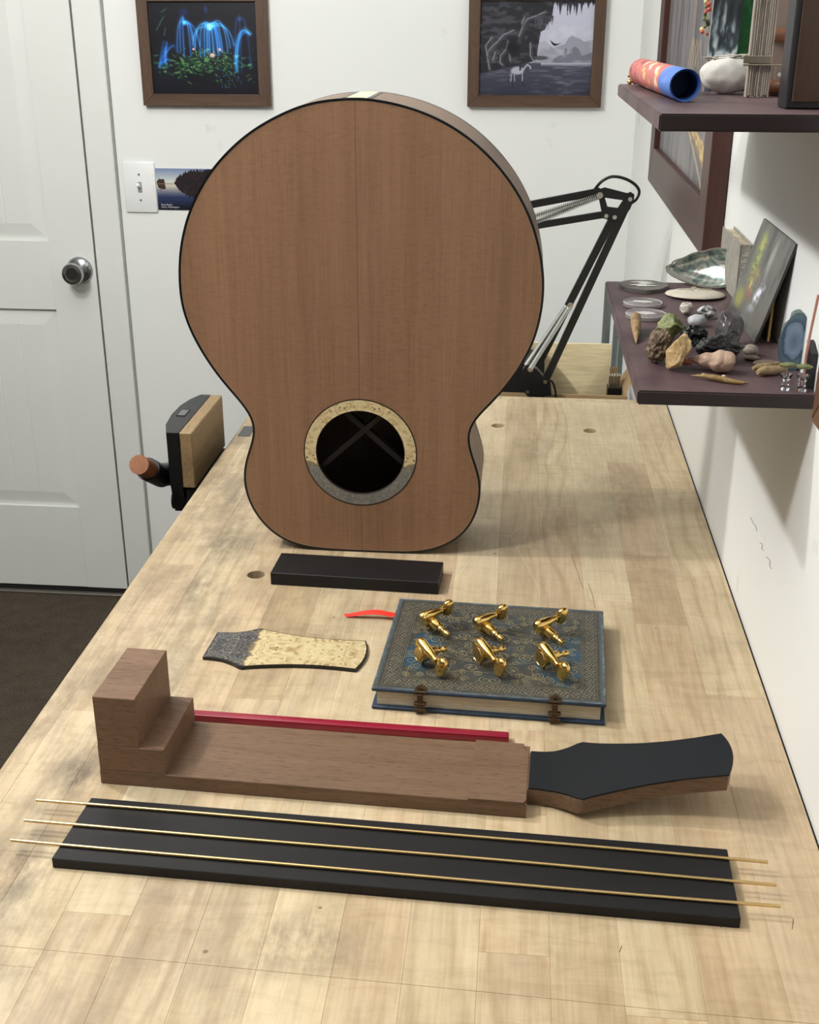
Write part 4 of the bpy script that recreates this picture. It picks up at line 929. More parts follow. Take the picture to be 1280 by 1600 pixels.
def art2():
    c = Cv(300, 246, (40, 42, 52)); n = lambda X, Y: ((X-128)/728, (Y-6)/598)
    c.mix(np.ones_like(c.U), (196, 198, 216)); c.mix(np.clip(c.V*1.5, 0, 1)*.5, (168, 172, 190)); f = c.fbm(8, 8, 5, 2)
    for pts, col in (([(500, 270), (545, 255), (575, 275), (600, 300), (640, 290), (680, 275), (700, 235), (720, 220), (745, 235), (770, 240), (800, 262), (856, 250), (856, 395), (500, 395)], (150, 152, 166)),
                     ([(610, 370), (650, 350), (672, 350), (680, 305), (690, 300), (700, 340), (720, 310), (745, 290), (770, 310), (790, 350), (856, 330), (856, 395), (600, 395)], (116, 118, 132))):
        c.poly([n(*p) for p in pts], col)
    c.mix(((c.V > .25) & (c.V < .66))*np.clip((f-.52)*6, 0, 1)*.35*(c.U > .5), (214, 216, 226))
    # water
    wm = np.clip((c.V-n(0, 395)[1])*c.h, 0, 1); c.mix(wm, (66, 68, 84)); fw_ = c.fbm(9, 60, 3, 7); c.mix(wm*np.clip((fw_-.52)*5, 0, 1)*.5, (116, 120, 138)); c.mix(wm*np.clip((c.V-.75)*4, 0, 1)*.55, (34, 36, 50))
    c.mix(wm*np.clip(1-(c.V-.655)*26, 0, 1)*.85*(c.U > .55), (206, 208, 220)); c.mix(wm*np.clip(.25-np.abs(c.U-.72), 0, 1)*1.6*np.clip((fw_-.42)*4, 0, 1), (140, 144, 160))
    # cave mass
    cave = [(120, -10), (600, -10), (590, 90), (580, 130), (560, 150), (548, 185), (520, 200), (505, 300), (500, 370), (470, 390), (120, 470)]
    c.poly([n(*p) for p in cave], (40, 40, 47)); R = random.Random(4)
    x = 590
    while x < 862:
        w = R.uniform(8, 20); ln = R.uniform(20, 110)*(1.1 if x < 790 else .6); c.poly([n(x, -8), n(x+w*1.9, -8), n(x+w, ln)], (52, 52, 62)); x += w*.9
    for i in range(16): xx = R.uniform(470, 585); c.poly([n(xx, 100), n(xx+14, 100), n(xx+6, R.uniform(150, 215))], (70, 70, 80))
    fc = c.fbm(14, 22, 4, 11); dark = ((c.U < .63) & (c.V < .66) & (c.a.mean(2) < .3)); c.mix(dark*np.clip((fc-.47)*6, 0, 1)*.5, (98, 98, 106))
    for pl in ([(490, 100), (430, 120), (400, 170), (380, 230)], [(345, 190), (280, 220), (240, 265), (200, 300), (175, 340), (195, 440)], [(310, 260), (300, 310), (265, 350), (262, 395), (280, 410)], [(205, 235), (165, 290), (180, 350)], [(455, 270), (458, 350), (485, 390)], [(230, 330), (215, 380)], [(320, 340), (330, 385)], [(410, 110), (395, 150)], [(545, 75), (500, 95)]):
        c.line([n(*p) for p in pl], (104, 104, 114), 7, .35); c.line([n(p[0]+6, p[1]+6) for p in pl], (84, 84, 94), 10, .4); c.line([n(*p) for p in pl], (170, 170, 180), 2.2, .65)
    c.blob(*n(345, 300), .07, .08, (22, 22, 27), .8, .6); c.blob(*n(520, 365), .09, .022, (70, 72, 80), .9, .4); c.line([n(470, 392), (n(620, 394))], (150, 150, 160), 1.5, .6)
    # horse and rider
    g = (178, 180, 190); c.blob(*n(378, 446), .07, .042, g, .95, .4); c.line([n(345, 450), n(338, 480), n(336, 515)], g, 2.4, .95); c.line([n(356, 460), n(362, 515)], g, 2, .9); c.line([n(410, 455), n(412, 510)], g, 2.2, .95)
    c.line([n(415, 440), n(440, 408), n(458, 418), n(462, 432)], g, 4, .95); c.line([n(336, 440), n(328, 480)], (140, 142, 152), 2, .8)
    c.line([n(395, 440), n(398, 400)], (40, 40, 48), 5, .95); c.blob(*n(393, 376), .012, .014, (50, 48, 52), .95, .4); c.line([n(395, 410), n(418, 425)], (60, 60, 66), 2, .9)
    c.line([n(350, 530), n(352, 555)], (30, 30, 42), 3, .6); c.line([n(410, 520), n(425, 545)], (30, 30, 42), 3, .6)
    c.poly([n(582, 250), n(606, 270), n(625, 276), n(662, 268), n(630, 284), n(612, 290), (n(594, 276))], (24, 24, 30))
    return c
picture_frame('framed_picture', 'walnut-framed print of glowing blue plants, left of the guitar', -.8825, -.5827, 1.2816, 1.5305, .0258, fw, art1())
picture_frame('framed_picture', 'walnut-framed grey print of a rider in a sea cave, right of the guitar', -.1285, .1728, 1.2845, 1.5325, .0255, fw, art2())
# light switch
sw = thing('light_switch', 'white single toggle light switch beside the door', 'light switch', (-.9115, YB, 1.0945))
sw_m = plain('white_plastic', (.84, .85, .85), .32, var=.01, bmp=0, lin=True)
bm = B(); box(bm, -.039, .039, -.0062, -.0002, -.0595, .0595, .0034, 2); obj('wall_plate', bm, sw_m, sw, smooth=30)
bm = B(); box(bm, -.0052, .0052, -.0066, -.006, -.0125, .0125, .0003); obj('toggle_slot', bm, plain('toggle_slot_grey', (150, 150, 148), .5), sw)
bm = B(); M_ = Matrix.Translation((-.001, -.006, .001)) @ Matrix.Rotation(math.radians(-28), 4, 'X'); box(bm, -.0036, .0036, -.015, 0, -.004, .004, .001, 1, M_); obj('toggle', bm, sw_m, sw)
for z in (.03, -.03): bm = B(); cyl(bm, (0, -.0072, z), (0, -.006, z), .0028, n=12); obj('screw', bm, plain('screw_grey', (150, 150, 150), .4, .5), sw)
def art3():
    c = Cv(190, 104); c.mix(np.ones_like(c.U), (122, 138, 178)); c.mix(np.clip(c.V/.30, 0, 1)*(c.V < .34), (208, 214, 206))
    n = lambda X, Y: ((X-50)/2350, (Y-105)/825)
    lo = np.clip((c.V-.34)*5, 0, 1); c.mix((c.V >= .34)*1.0, (206, 200, 184)); c.mix((c.V > .40)*np.clip((c.V-.42)*3.6, 0, 1), (38, 50, 88)); c.mix(np.clip((c.V-.75)*6, 0, 1), (18, 20, 34)); c.mix((c.V > .5)*np.clip((c.fbm(5, 20, 3, 2)-.55)*4, 0, 1)*.4, (62, 78, 122))
    c.poly([n(60, 400), n(75, 350), n(140, 318), n(300, 318), n(320, 400), (n(330, 520)), n(200, 515), n(110, 490)], (66, 48, 42)); c.line([n(70, 410), n(560, 408)], (150, 126, 110), 2, .8); c.line([n(138, 290), n(140, 320)], (50, 50, 44), 1.2); c.line([n(172, 515), n(176, 560)], (60, 56, 50), 1.2, .7)
    rr = random.Random(9); tr = [(600, 400)]+[(600+i*25+rr.uniform(-12, 12), 400-270*(1-math.exp(-i/9))+rr.uniform(-34, 34)) for i in range(1, 40)]+[(2400, 90), (2400, 800)]+[(600+i*25+rr.uniform(-12, 12), 410+300*(1-math.exp(-i/11))+rr.uniform(-26, 26)) for i in range(39, 0, -1)]
    c.poly([n(*p) for p in tr], (32, 26, 32)); f = c.fbm(40, 18, 3, 5); dk = c.a.mean(2) < .16; c.mix(dk*(c.U > .25)*(c.V < .62)*np.clip((f-.5)*5, 0, 1)*.5, (78, 50, 46))
    return c
cdo = thing('photo_card', 'small landscape photo card tucked beside the light switch, lake at dusk', 'card', (-.8715, YB, 1.0415))
bm = B(); box(bm, 0, .184, -.0012, -.0002, 0, .0975); obj('card', bm, sw_m, cdo)
printed('print', art3(), (0, -.0014, .0975), (.184, 0, 0), (0, 0, -.0975), attrmat('card_print', .4, .4), cdo)
def text(body, size, loc, rot, mt, parent, name='lettering', ext=.0001, align='LEFT'):
    cu = bpy.data.curves.new(name, 'FONT'); cu.body = body; cu.size = size; cu.extrude = ext; cu.align_x = align
    o = bpy.data.objects.new(name, cu); COL.objects.link(o)
    dg = bpy.context.evaluated_depsgraph_get(); me = bpy.data.meshes.new_from_object(o.evaluated_get(dg)); bpy.data.objects.remove(o)
    me.materials.clear(); me.materials.append(mt); q = bpy.data.objects.new(name, me); COL.objects.link(q); q.parent = parent; q.location = loc; q.rotation_euler = rot; return q
ink = plain('white_ink', (205, 208, 216), .6, bmp=0)
text('Ruby Beach', .0058, (.008, -.0018, .0108), (PI/2, 0, 0), ink, cdo); text('Forks, Washington', .0058, (.008, -.0018, .0052), (PI/2, 0, 0), ink, cdo)

# ---------------------------------------------------------------- pictures and shelves on the right wall
maroon = {a: wood('maroon_frame_'+a.lower(), (58, 34, 30), (72, 44, 38), (64, 38, 34), a, 260, .06, .42, 16, False) for a in 'YZ'}
def wall_picture(label, y0, y1, z0, z1, iw, deep, art, mats, fw_=None):
    wxx = wx((y0+y1)/2); t = thing('framed_picture', label, 'picture', (wxx, (y0+y1)/2, z0), -math.atan(.0058)); f = -deep; cy = (y0+y1)/2
    for nm, q in (('bottom_rail', [(y0, z0), (y1, z0), (y1-iw, z0+iw), (y0+iw, z0+iw)]), ('top_rail', [(y0, z1), (y1, z1), (y1-iw, z1-iw), (y0+iw, z1-iw)]), ('near_rail', [(y0, z0), (y0+iw, z0+iw), (y0+iw, z1-iw), (y0, z1)]), ('far_rail', [(y1, z0), (y1-iw, z0+iw), (y1-iw, z1-iw), (y1, z1)])):
        bm = B(); prism(bm, [(f, a-cy, b-z0) for a, b in q], (deep-.001, 0, 0)); bmesh.ops.bevel(bm, geom=bm.edges[:], offset=.0012, segments=1, affect='EDGES'); obj(nm, bm, mats['Y' if nm[0] in 'bt' else 'Z'], t)
    bm = B(); box(bm, f+.010, -.001, y0+iw-.002-cy, y1-iw+.002-cy, iw-.002, z1-z0-iw+.002); obj('backing', bm, black_metal, t)
    if art: printed('print', art, (f+.0095, y1-iw-cy, z1-z0-iw), (0, -(y1-y0-2*iw), 0), (0, 0, -(z1-z0-2*iw)), attrmat('canvas_print', .4, .4), t)
    return t
def art4():
    c = Cv(260, 200, (92, 90, 92)); f = c.fbm(46, 3, 4, 4); c.mix(np.clip(f*2-.6, 0, 1), (128, 124, 124)); c.mix(np.clip((.45-f)*5, 0, 1), (70, 66, 70)); c.mix(np.clip((c.fbm(30, 2, 3, 6)-.6)*5, 0, 1)*.6, (120, 92, 78))
    # folded golden leaf low down, blue streak near the viewer's edge
    leaf = [(.60, .842), (.68, .832), (.76, .838), (.85, .85), (.915, .87), (.95, .915), (.93, .965), (.88, .93), (.80, .90), (.72, .875), (.64, .86)]
    c.poly(leaf, (150, 122, 76)); n1 = c.fbm(60, 60, 3, 1); c.mix(np.clip((n1-.42)*5, 0, 1)*((c.a[..., 0] > .52) & (c.a[..., 2] < .4)), (206, 178, 118))
    c.line([(.60, .842), (.72, .90), (.84, .96), (.90, .999)], (190, 168, 124), 3, .8); c.line([(.64, .85), (.78, .885), (.93, .96)], (96, 70, 44), 1.6, .8)
    c.mix(np.clip((c.U-.915)*24, 0, 1)*np.clip((.90-c.V)*12, 0, 1)*np.clip((c.V-.70)*10, 0, 1)*np.clip(c.fbm(14, 24, 3, 2)*2-.3, 0, 1), (120, 130, 184))
    for a, b, q in ((.49, .54, .60), (.52, .57, .64), (.56, .62, .68), (.60, .68, .73)): c.line([(a, .648), (b, .545), (q, .63)], (204, 176, 120), 1.6, .75)
    c.line([(.505, .35), (.55, .50)], (158, 100, 80), 3, .7); c.line([(.62, .3), (.66, .62)], (86, 80, 82), 3, .6)
    return c
wall_picture('large maroon-framed grey painting with a golden leaf, on the right wall behind the shelves', 1.475, 2.215, 1.203, 1.72, .062, .024, art4(), maroon)
brn = {a: wood('brown_frame_'+a.lower(), (84, 58, 42), (102, 72, 54), (92, 64, 48), a, 260, .06, .45, 16, True) for a in 'YZ'}
wall_picture('brown wooden picture frame at the right edge, beside the lower shelf', .46, .848, 1.199, 1.50, .045, .0245, Cv(20, 16, (90, 86, 80)), brn)

XL, SY0, SY1 = .1000, .9310, 1.3640
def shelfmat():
    # maroon paint, dusty on top and along the front, darker on the end faces
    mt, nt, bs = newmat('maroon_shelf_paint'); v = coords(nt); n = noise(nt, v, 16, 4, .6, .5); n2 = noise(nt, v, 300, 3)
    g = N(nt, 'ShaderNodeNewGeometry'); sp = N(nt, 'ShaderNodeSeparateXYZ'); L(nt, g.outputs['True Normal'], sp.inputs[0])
    end_face = math_(nt, 'GREATER_THAN', math_(nt, 'ABSOLUTE', sp.outputs[1]), .75)
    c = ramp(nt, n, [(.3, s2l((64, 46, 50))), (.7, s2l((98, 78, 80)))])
    L(nt, mixc(nt, end_face, c, s2l((30, 17, 21))), bs.inputs['Base Color']); bs.inputs['Roughness'].default_value = .5; bump(nt, bs, n2, .06, .0004); return mt
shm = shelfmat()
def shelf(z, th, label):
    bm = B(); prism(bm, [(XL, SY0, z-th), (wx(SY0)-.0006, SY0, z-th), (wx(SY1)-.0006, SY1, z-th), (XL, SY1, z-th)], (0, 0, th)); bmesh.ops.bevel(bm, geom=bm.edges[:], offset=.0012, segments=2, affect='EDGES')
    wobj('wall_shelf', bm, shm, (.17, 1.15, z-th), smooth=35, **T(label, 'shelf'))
SL, SU = 1.1935, 1.4055
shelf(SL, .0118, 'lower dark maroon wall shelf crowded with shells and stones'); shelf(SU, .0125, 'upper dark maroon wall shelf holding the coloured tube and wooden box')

# things on the lower shelf ------------------------------------------------
def on(px, py, z=SL): p = at(px, py, z=z); p.z = z+.0002; return p
def rockT(name, label, cat, c, dims, mt, seed, **k):
    bm = B(); g = k.pop('group', None); sm = k.pop('smooth', None); rock(bm, (0, 0, 0), dims, seed, **k); obj(name, bm, mt, None, c, sm, **T(label, cat, g))
def stone(name, cols, scale=120, rough=.6, metal=0, bmp=.5, spec=.4):
    mt, nt, bs = newmat(name); n = noise(nt, coords(nt), scale, 5, .65, .6); k = len(cols)
    L(nt, ramp(nt, n, [(.28+.44*i/(k-1), s2l(c)) for i, c in enumerate(cols)]), bs.inputs['Base Color']); bs.inputs['Roughness'].default_value = rough; bs.inputs['Metallic'].default_value = metal
    bs.inputs['Specular IOR Level'].default_value = spec; bump(nt, bs, n, bmp, .001); return mt
# slate disc
bm = B(); r_ = random.Random(2)
pts = [(.0262*(1+.04*math.sin(3*a)+.03*math.sin(5*a+1))*math.cos(a), .0262*1.05*(1+.04*math.sin(3*a)+.03*math.sin(7*a))*math.sin(a), 0) for a in [2*PI*k/40 for k in range(40)]]
sd = thing('slate_disc', 'round grey stone slice with white streaks at the far end of the lower shelf', 'stone slice', (.1395, 1.329, SL+.0002)); prism(bm, pts, (0, 0, .0038)); obj('disc', bm, stone('grey_slate', [(84, 80, 78), (104, 100, 96), (120, 116, 110)], 60), sd)
for k, (x, y, l, a) in enumerate(((-.002, .011, .012, .1), (.004, .004, .010, -.1), (-.006, -.004, .009, .15), (.004, -.008, .012, .05))):
    bm = B(); rock(bm, (x, y, .0036), (l, .0022, .0008), k+3, .3, 2, rot=(0, 0, a)); obj('white_streak', bm, plain('white_mineral', (210, 210, 204), .5), sd)
clr = plain('clear_acrylic', (188, 180, 180), .12, bmp=0, Transmission_Weight=.62, IOR=1.2); frost = plain('frosted_carving', (196, 192, 190), .6)
for k, (px, py, lb_) in enumerate(((1004, 478, 'farther of two clear round acrylic discs on the lower shelf'), (1009, 496, 'nearer of two clear round acrylic discs on the lower shelf'))):
    c = on(px, py); t = thing('acrylic_disc', lb_, 'disc', c, 0, 'clear discs on the lower shelf')
    bm = B(); lathe(bm, [(0, 0), (.0198, 0), (.0204, .0005), (.0204, .0036), (.0198, .0041), (0, .0041)], 48); obj('disc', bm, clr, t, smooth=40)
    bm = B(); rock(bm, (0, 0, .0041), (.009, .0055, .0003), k+8, .5, 3); obj('carving', bm, frost, t, smooth=60)
    bm = B(); tube(bm, [(.0197*math.cos(a), .0197*math.sin(a), .0041) for a in [2*PI*i/48 for i in range(48)]], .00035, 5, True); obj('rim', bm, frost, t, smooth=60)
# sand dollar
c = on(1086, 462); sdm = plain('sand_dollar_white', (196, 188, 172), .8, nscale=120, bmp=.4)
sdo = thing('sand_dollar', 'large pale sand dollar in front of the abalone shell', 'sand dollar', c)
bm = B(); lathe(bm, [(0, .0), (.030, .0), (.0318, .0012), (.031, .0026), (.022, .0048), (.010, .0062), (0, .0068)], 44); obj('test', bm, sdm, sdo, smooth=50, rot=(-.06, 0, 0))
for k in range(5):
    a = k*2*PI/5+.3; bm = B(); 
    p = [(.004*math.cos(a), .004*math.sin(a), .0070), (.012*math.cos(a+.2), .012*math.sin(a+.2), .0062), (.0195*math.cos(a), .0195*math.sin(a), .0056), (.012*math.cos(a-.2), .012*math.sin(a-.2), .0062)]
    tube(bm, crom(p, 4, True), .0005, 4, True); obj('petal', bm, plain('petal_line', (168, 158, 142), .8), sdo)
# abalone shell: a bowl tilted towards the viewer
def abmat():
    mt, nt, bs = newmat('abalone_nacre'); v = coords(nt); n = noise(nt, v, 40, 4, .6, 2)
    L(nt, ramp(nt, n, [(.3, s2l((96, 106, 102))), (.45, s2l((134, 150, 144))), (.58, s2l((206, 208, 200))), (.70, s2l((150, 134, 112)))]), bs.inputs['Base Color']); bs.inputs['Roughness'].default_value = .16; bs.inputs['Metallic'].default_value = .6; return mt
c = at(1086, 446, y=1.342); c.z = SL+.0002; c.x, c.y = .2045, 1.350; t = thing('abalone_shell', 'open abalone shell with green nacre at the back of the lower shelf', 'shell', c, -.42)
def shell_bowl(rad, zoff, seed):
    bm = B(); nu, nv = 40, 12; rings = []
    for i in range(nv+1):
        ph = PI/2*(i/nv)*.92; ring = []
        for k in range(nu):
            a = 2*PI*k/nu; ex = 1+.10*math.cos(a)+(.035*math.sin(a*11)*(i/nv)**6 if math.sin(a) > 0 else 0)
            ring.append(Vector((.0455*rad*ex*math.sin(ph)*math.cos(a), .0205*rad*ex*(1+.38*math.cos(a))*math.sin(ph)*math.sin(a), -.014*math.cos(ph)*rad)))
        rings.append(ring)
    return rings
R_ = Matrix.Rotation(math.radians(62), 4, 'X'); Rz = Matrix.Rotation(math.radians(-6), 4, 'Y')
bm = B(); rs = shell_bowl(1, 0, 0); ri = shell_bowl(.94, 0, 0)
for S_, flag in ((rs, 0), (ri, 1)):
    V = [[bm.verts.new(Rz@R_@(p+Vector((0, 0, .0008*flag)))+Vector((0, 0, .0215))) for p in r] for r in S_]
    for a, b in zip(V, V[1:]):
        for k in range(40): bm.faces.new((a[k], a[(k+1) % 40], b[(k+1) % 40], b[k]))
    bm.faces.new(V[0])
    if flag: 
        for k in range(40): bm.faces.new((prev[k], prev[(k+1) % 40], V[-1][(k+1) % 40], V[-1][k]))
    prev = V[-1]
ab = obj('nacre_bowl', bm, abmat(), t, smooth=50)
lz = min(v.co.z for v in ab.data.vertices); ab.location.z = -lz
bm = B(); rim = [Rz@R_@p+Vector((0, 0, .0215-lz)) for p in rs[-1]]; tube(bm, rim, .0011, 6, True); obj('shell_rim', bm, stone('shell_rim_dark', [(70, 66, 60), (130, 124, 112)], 300), t)
# small stones
quartz = stone('quartz_white_brown', [(60, 48, 34), (206, 200, 188), (226, 222, 214)], 90, .35)
rockT('banded_quartz', 'small white and brown stone with a dark hollow beside the sand dollar', 'stone', on(1072, 492), (.0068, .0068, .0065), quartz, 4, amp=.22)
rockT('zebra_stone', 'small black and white veined stone behind the grey crystal', 'stone', on(1103, 498), (.0095, .0075, .0062), stone('zebra_stone', [(22, 22, 24), (40, 40, 42), (212, 212, 210), (224, 224, 222)], 130, .35), 5, amp=.2, rot=(0, 0, -.5))
rockT('white_pebble', 'pale bluish white pebble behind the black mineral', 'pebble', on(1089, 511), (.0092, .008, .0060), plain('white_pebble', (176, 178, 182), .5), 6, amp=.12, smooth=80)
rockT('green_stone', 'chunky moss-green stone right of the tooth', 'stone', on(1046, 528), (.0135, .013, .0115), stone('green_jasper', [(76, 80, 44), (128, 134, 84), (146, 152, 102)], 60, .5), 7, amp=.16, sub=4, q=9)
rockT('black_mineral', 'lumpy black mineral with a green edge beside the green stone', 'stone', on(1083, 540), (.0105, .011, .0080), stone('black_green_mineral', [(10, 11, 11), (20, 24, 23), (26, 32, 30), (92, 98, 82)], 110, .3), 8, amp=.5, sub=4)
rockT('smoky_crystal', 'large smoky grey crystal against the leaning painting', 'crystal', on(1136, 540), (.0135, .018, .0165), stone('smoky_quartz', [(52, 50, 52), (84, 80, 82), (118, 114, 116)], 40, .22, bmp=.2), 11, amp=.12, sub=4, q=12)
rockT('obsidian_shell', 'dark hollow scoop of obsidian in front of the smoky crystal', 'stone', on(1120, 566), (.0185, .015, .0100), stone('obsidian', [(12, 12, 13), (34, 33, 35), (56, 54, 56)], 50, .25, bmp=.3), 12, amp=.4, sub=4, freq=1.4, rot=(0, 0, .3))
# fossil tooth: pointed, lying with its tip towards the viewer
bone = stone('fossil_bone', [(96, 70, 44), (150, 124, 88), (176, 152, 116)], 160, .5)
p = on(992, 515); q_ = on(994, 538); bm = B(); dd = q_-p
tube(bm, [Vector((0, 0, .0118)), dd*.3+Vector((0, 0, .0100)), dd*.6+Vector((0, 0, .0066)), dd*.85+Vector((0, 0, .0035)), dd+Vector((0, 0, .0008))], .0052, 12, taper=[1, .95, .72, .42, .08])
box(bm, -.002, .002, -.001, .002, 0, .008)
obj('fossil_tooth', bm, bone, None, p, 50, **T('pointed tan fossil tooth near the front edge of the lower shelf', 'fossil'))
# petrified bark and tan jasper
bark = stone('petrified_bark', [(40, 32, 26), (92, 76, 60), (142, 124, 100)], 130, .7, bmp=.8)
rockT('petrified_bark', 'rough grey-brown piece of petrified bark behind the tan jasper', 'stone', on(1027, 566), (.0078, .0120, .0120), bark, 21, amp=.32, sub=4, ridge=True, rot=(.3, .3, .2))
rockT('tan_jasper', 'upright angular tan jasper near the front edge of the lower shelf', 'stone', on(1058, 578), (.0098, .0125, .0170), stone('tan_jasper', [(136, 104, 66), (176, 150, 106), (202, 184, 142)], 60, .4), 23, amp=.14, sub=4, q=11, rot=(-.25, .25, .3))
# whelk shell
t = thing('whelk_shell', 'pinkish spiral whelk shell lying beside the long thorn', 'shell', on(1112, 581)); wm_ = stone('whelk_pink', [(146, 116, 98), (174, 146, 126), (190, 164, 146)], 60, .6, bmp=.2)
prof = []
for i in range(61):
    q = i/60; r = .0125*min(1, q*1.05)**.62*(1-.55*max(0, q-.8)/.2)*(1+.10*math.cos(q*PI*2*3.1+.4)); prof.append((max(r, 0) if 0 < i < 60 else 0, -.019+.037*q))
bm = B(); Mw = Matrix.Rotation(PI/2, 4, 'Y'); lathe(bm, prof, 30, Mw)
for v in bm.verts:
    a = math.atan2(v.co.z, v.co.y); v.co.x += .0030*a/(2*PI); v.co.z *= .9
lo = min(v.co.z for v in bm.verts); bmesh.ops.translate(bm, vec=(0, 0, -lo), verts=bm.verts[:]); obj('whorls', bm, wm_, t, smooth=80, rot=(0, 0, -.25))
bm = B(); rock(bm, (-.0205, .0045, .0035), (.0044, .0034, .0032), 3, .4, 3); obj('shell_apex', bm, plain('rusty_apex', (150, 84, 60), .6), t, label='rust-red tip')
for k, (px, py) in enumerate(((1099, 588), (1122, 592), (1131, 591))): rockT('shell_chip', ('leftmost', 'middle', 'rightmost')[k]+' of three tiny cream shell chips behind the thorn', 'shell chip', on(px, py), (.0018, .0016, .0013), plain('cream_chip', (206, 190, 164), .6), 30+k, group='shell chips by the thorn', sub=2)
p, q_ = on(1080, 592), on(1170, 603); bm = B(); dd = q_-p; tube(bm, [dd*s+Vector((0, 0, .0026+.001*math.sin(s*6))) for s in np.linspace(0, 1, 9)], .0027, 9, taper=[.15, .45, .8, 1, .95, .95, .8, .55, .15])
obj('long_thorn', bm, stone('thorn_brown', [(90, 68, 42), (138, 112, 70), (160, 134, 90)], 200, .45), None, p, 60, **T('long slender brown thorn lying along the near edge of the lower shelf', 'thorn'))
rockT('sea_snail', 'small grey striped snail shell in front of the leaning painting', 'shell', on(1172, 556), (.0066, .0062, .0052), stone('snail_grey', [(110, 100, 88), (156, 146, 132)], 200, .5), 33, amp=.06, smooth=80)
rockT('flat_pebble', 'flat brown pebble slice, larger of two in front of the agate', 'pebble', on(1198, 571), (.0120, .010, .0018), stone('flat_brown', [(88, 74, 62), (120, 104, 90)], 100), 34, amp=.1, smooth=60)
rockT('flat_pebble', 'flat brown pebble slice, smaller of two left of the agate', 'pebble', on(1174, 562), (.0070, .007, .0016), stone('flat_brown', [(88, 74, 62), (120, 104, 90)], 100), 35, amp=.12, smooth=60)
drift = stone('driftwood', [(112, 92, 66), (158, 136, 100), (176, 154, 118)], 160, .6)
for k, (a, b, r) in enumerate((((1176, 581), (1222, 574), .0032), ((1183, 589), (1226, 583), .0044))):
    p, q_ = on(*a), on(*b); dd = q_-p; dd.z = 0; bm = B(); tube(bm, [dd*s+Vector((0, 0, r*(.9+.1*math.sin(s*7)))) for s in np.linspace(0, 1, 7)], r*.95, 9, taper=[.5, .85, 1, 1, 1, .9, .6])
    obj('driftwood_stick', bm, drift, None, p, 60, **T(('thinner', 'thicker')[k]+' short driftwood stick lying left of the glass thimbles', 'stick', 'driftwood sticks on the lower shelf'))
# agate slab standing on edge
def agmat():
    mt, nt, bs = newmat('blue_agate'); tc = N(nt, 'ShaderNodeTexCoord'); mp = N(nt, 'ShaderNodeMapping'); L(nt, tc.outputs['Object'], mp.inputs[0]); mp.inputs['Location'].default_value = (.06, 0, -1.0); mp.inputs['Scale'].default_value = (62, 1, 38)
    vl = N(nt, 'ShaderNodeVectorMath', operation='LENGTH'); L(nt, mp.outputs[0], vl.inputs[0]); n = noise(nt, coords(nt), 70, 4, .6); r = math_(nt, 'ADD', vl.outputs['Value'], math_(nt, 'MULTIPLY', math_(nt, 'SUBTRACT', n, .5), .55))
    L(nt, ramp(nt, r, [(.0, s2l((88, 106, 128))), (.42, s2l((128, 148, 172))), (.55, s2l((112, 134, 162))), (.62, s2l((56, 80, 100))), (.78, s2l((88, 112, 128))), (1.0, s2l((72, 96, 108)))]), bs.inputs['Base Color']); bs.inputs['Roughness'].default_value = .28; return mt
c = on(1236, 578); t = thing('agate_slab', 'blue sliced agate standing on edge near the right end of the lower shelf', 'agate', c, .12)
ag = [(-.002, 0), (.006, .002), (.012, .010), (.0145, .022), (.0125, .036), (.009, .046), (.004, .0525), (-.001, .0535), (-.006, .050), (-.012, .040), (-.0148, .028), (-.0142, .014), (-.009, .004)]
agc = [(p.x, p.z) for p in crom([(a*.92, 0, b*.92) for a, b in ag], 3, True)]
bm = B(); A = [bm.verts.new((x, -.002, z)) for x, z in agc]; C_ = [bm.verts.new((.0045+x*.9+.0015*math.sin(z*500), .012, .003+z*.93)) for x, z in agc]; bm.faces.new(A); bm.faces.new(C_)
fs = [bm.faces.new((A[i], A[(i+1) % len(A)], C_[(i+1) % len(A)], C_[i])) for i in range(len(A))]
obj('slab', bm, agmat(), t)
bm = B(); V1 = [bm.verts.new((x*1.005, -.0016, z*1.003)) for x, z in agc]; V2 = [bm.verts.new((.0048+x*.93+.0015*math.sin(z*500), .0122, .003+z*.94)) for x, z in agc]
for i in range(len(V1)): bm.faces.new((V1[i], V1[(i+1) % len(V1)], V2[(i+1) % len(V1)], V2[i]))
obj('rind', bm, stone('agate_rind', [(62, 76, 78), (96, 112, 106), (120, 130, 118)], 200, .6), t)
# glass thimbles with tiny animals
gl = glass('clear_glass', (1, 1, 1), .02)
for k, (px, py) in enumerate(((1226, 609), (1252, 611))):
    c = on(px, py); c.y = max(c.y, SY0+.0075); c.x = c.x
    t = thing('glass_cup', ('left', 'right')[k]+' tiny clear glass cup holding a little green creature at the shelf front', 'glass', c, 0, 'glass cups on the lower shelf')
    bm = B(); lathe(bm, [(0, 0), (.0042, 0), (.0044, .001), (.0030, .0025), (.0026, .007), (.0034, .009), (.0056, .0135), (.0052, .0135), (.0030, .0098), (0, .0092)], 24); obj('cup', bm, gl, t, smooth=50)
    bm = B(); cyl(bm, (0, 0, .0094), (0, 0, .0185), .0004, n=6); obj('stem', bm, steel, t)
    bm = B(); rock(bm, (0, 0, .0178), (.0066, .0030, .0022), 40+k, .25, 3); obj('creature', bm, stone('creature_green', [(52, 60, 44), (108, 120, 78), (150, 134, 96)], 300, .5), t)
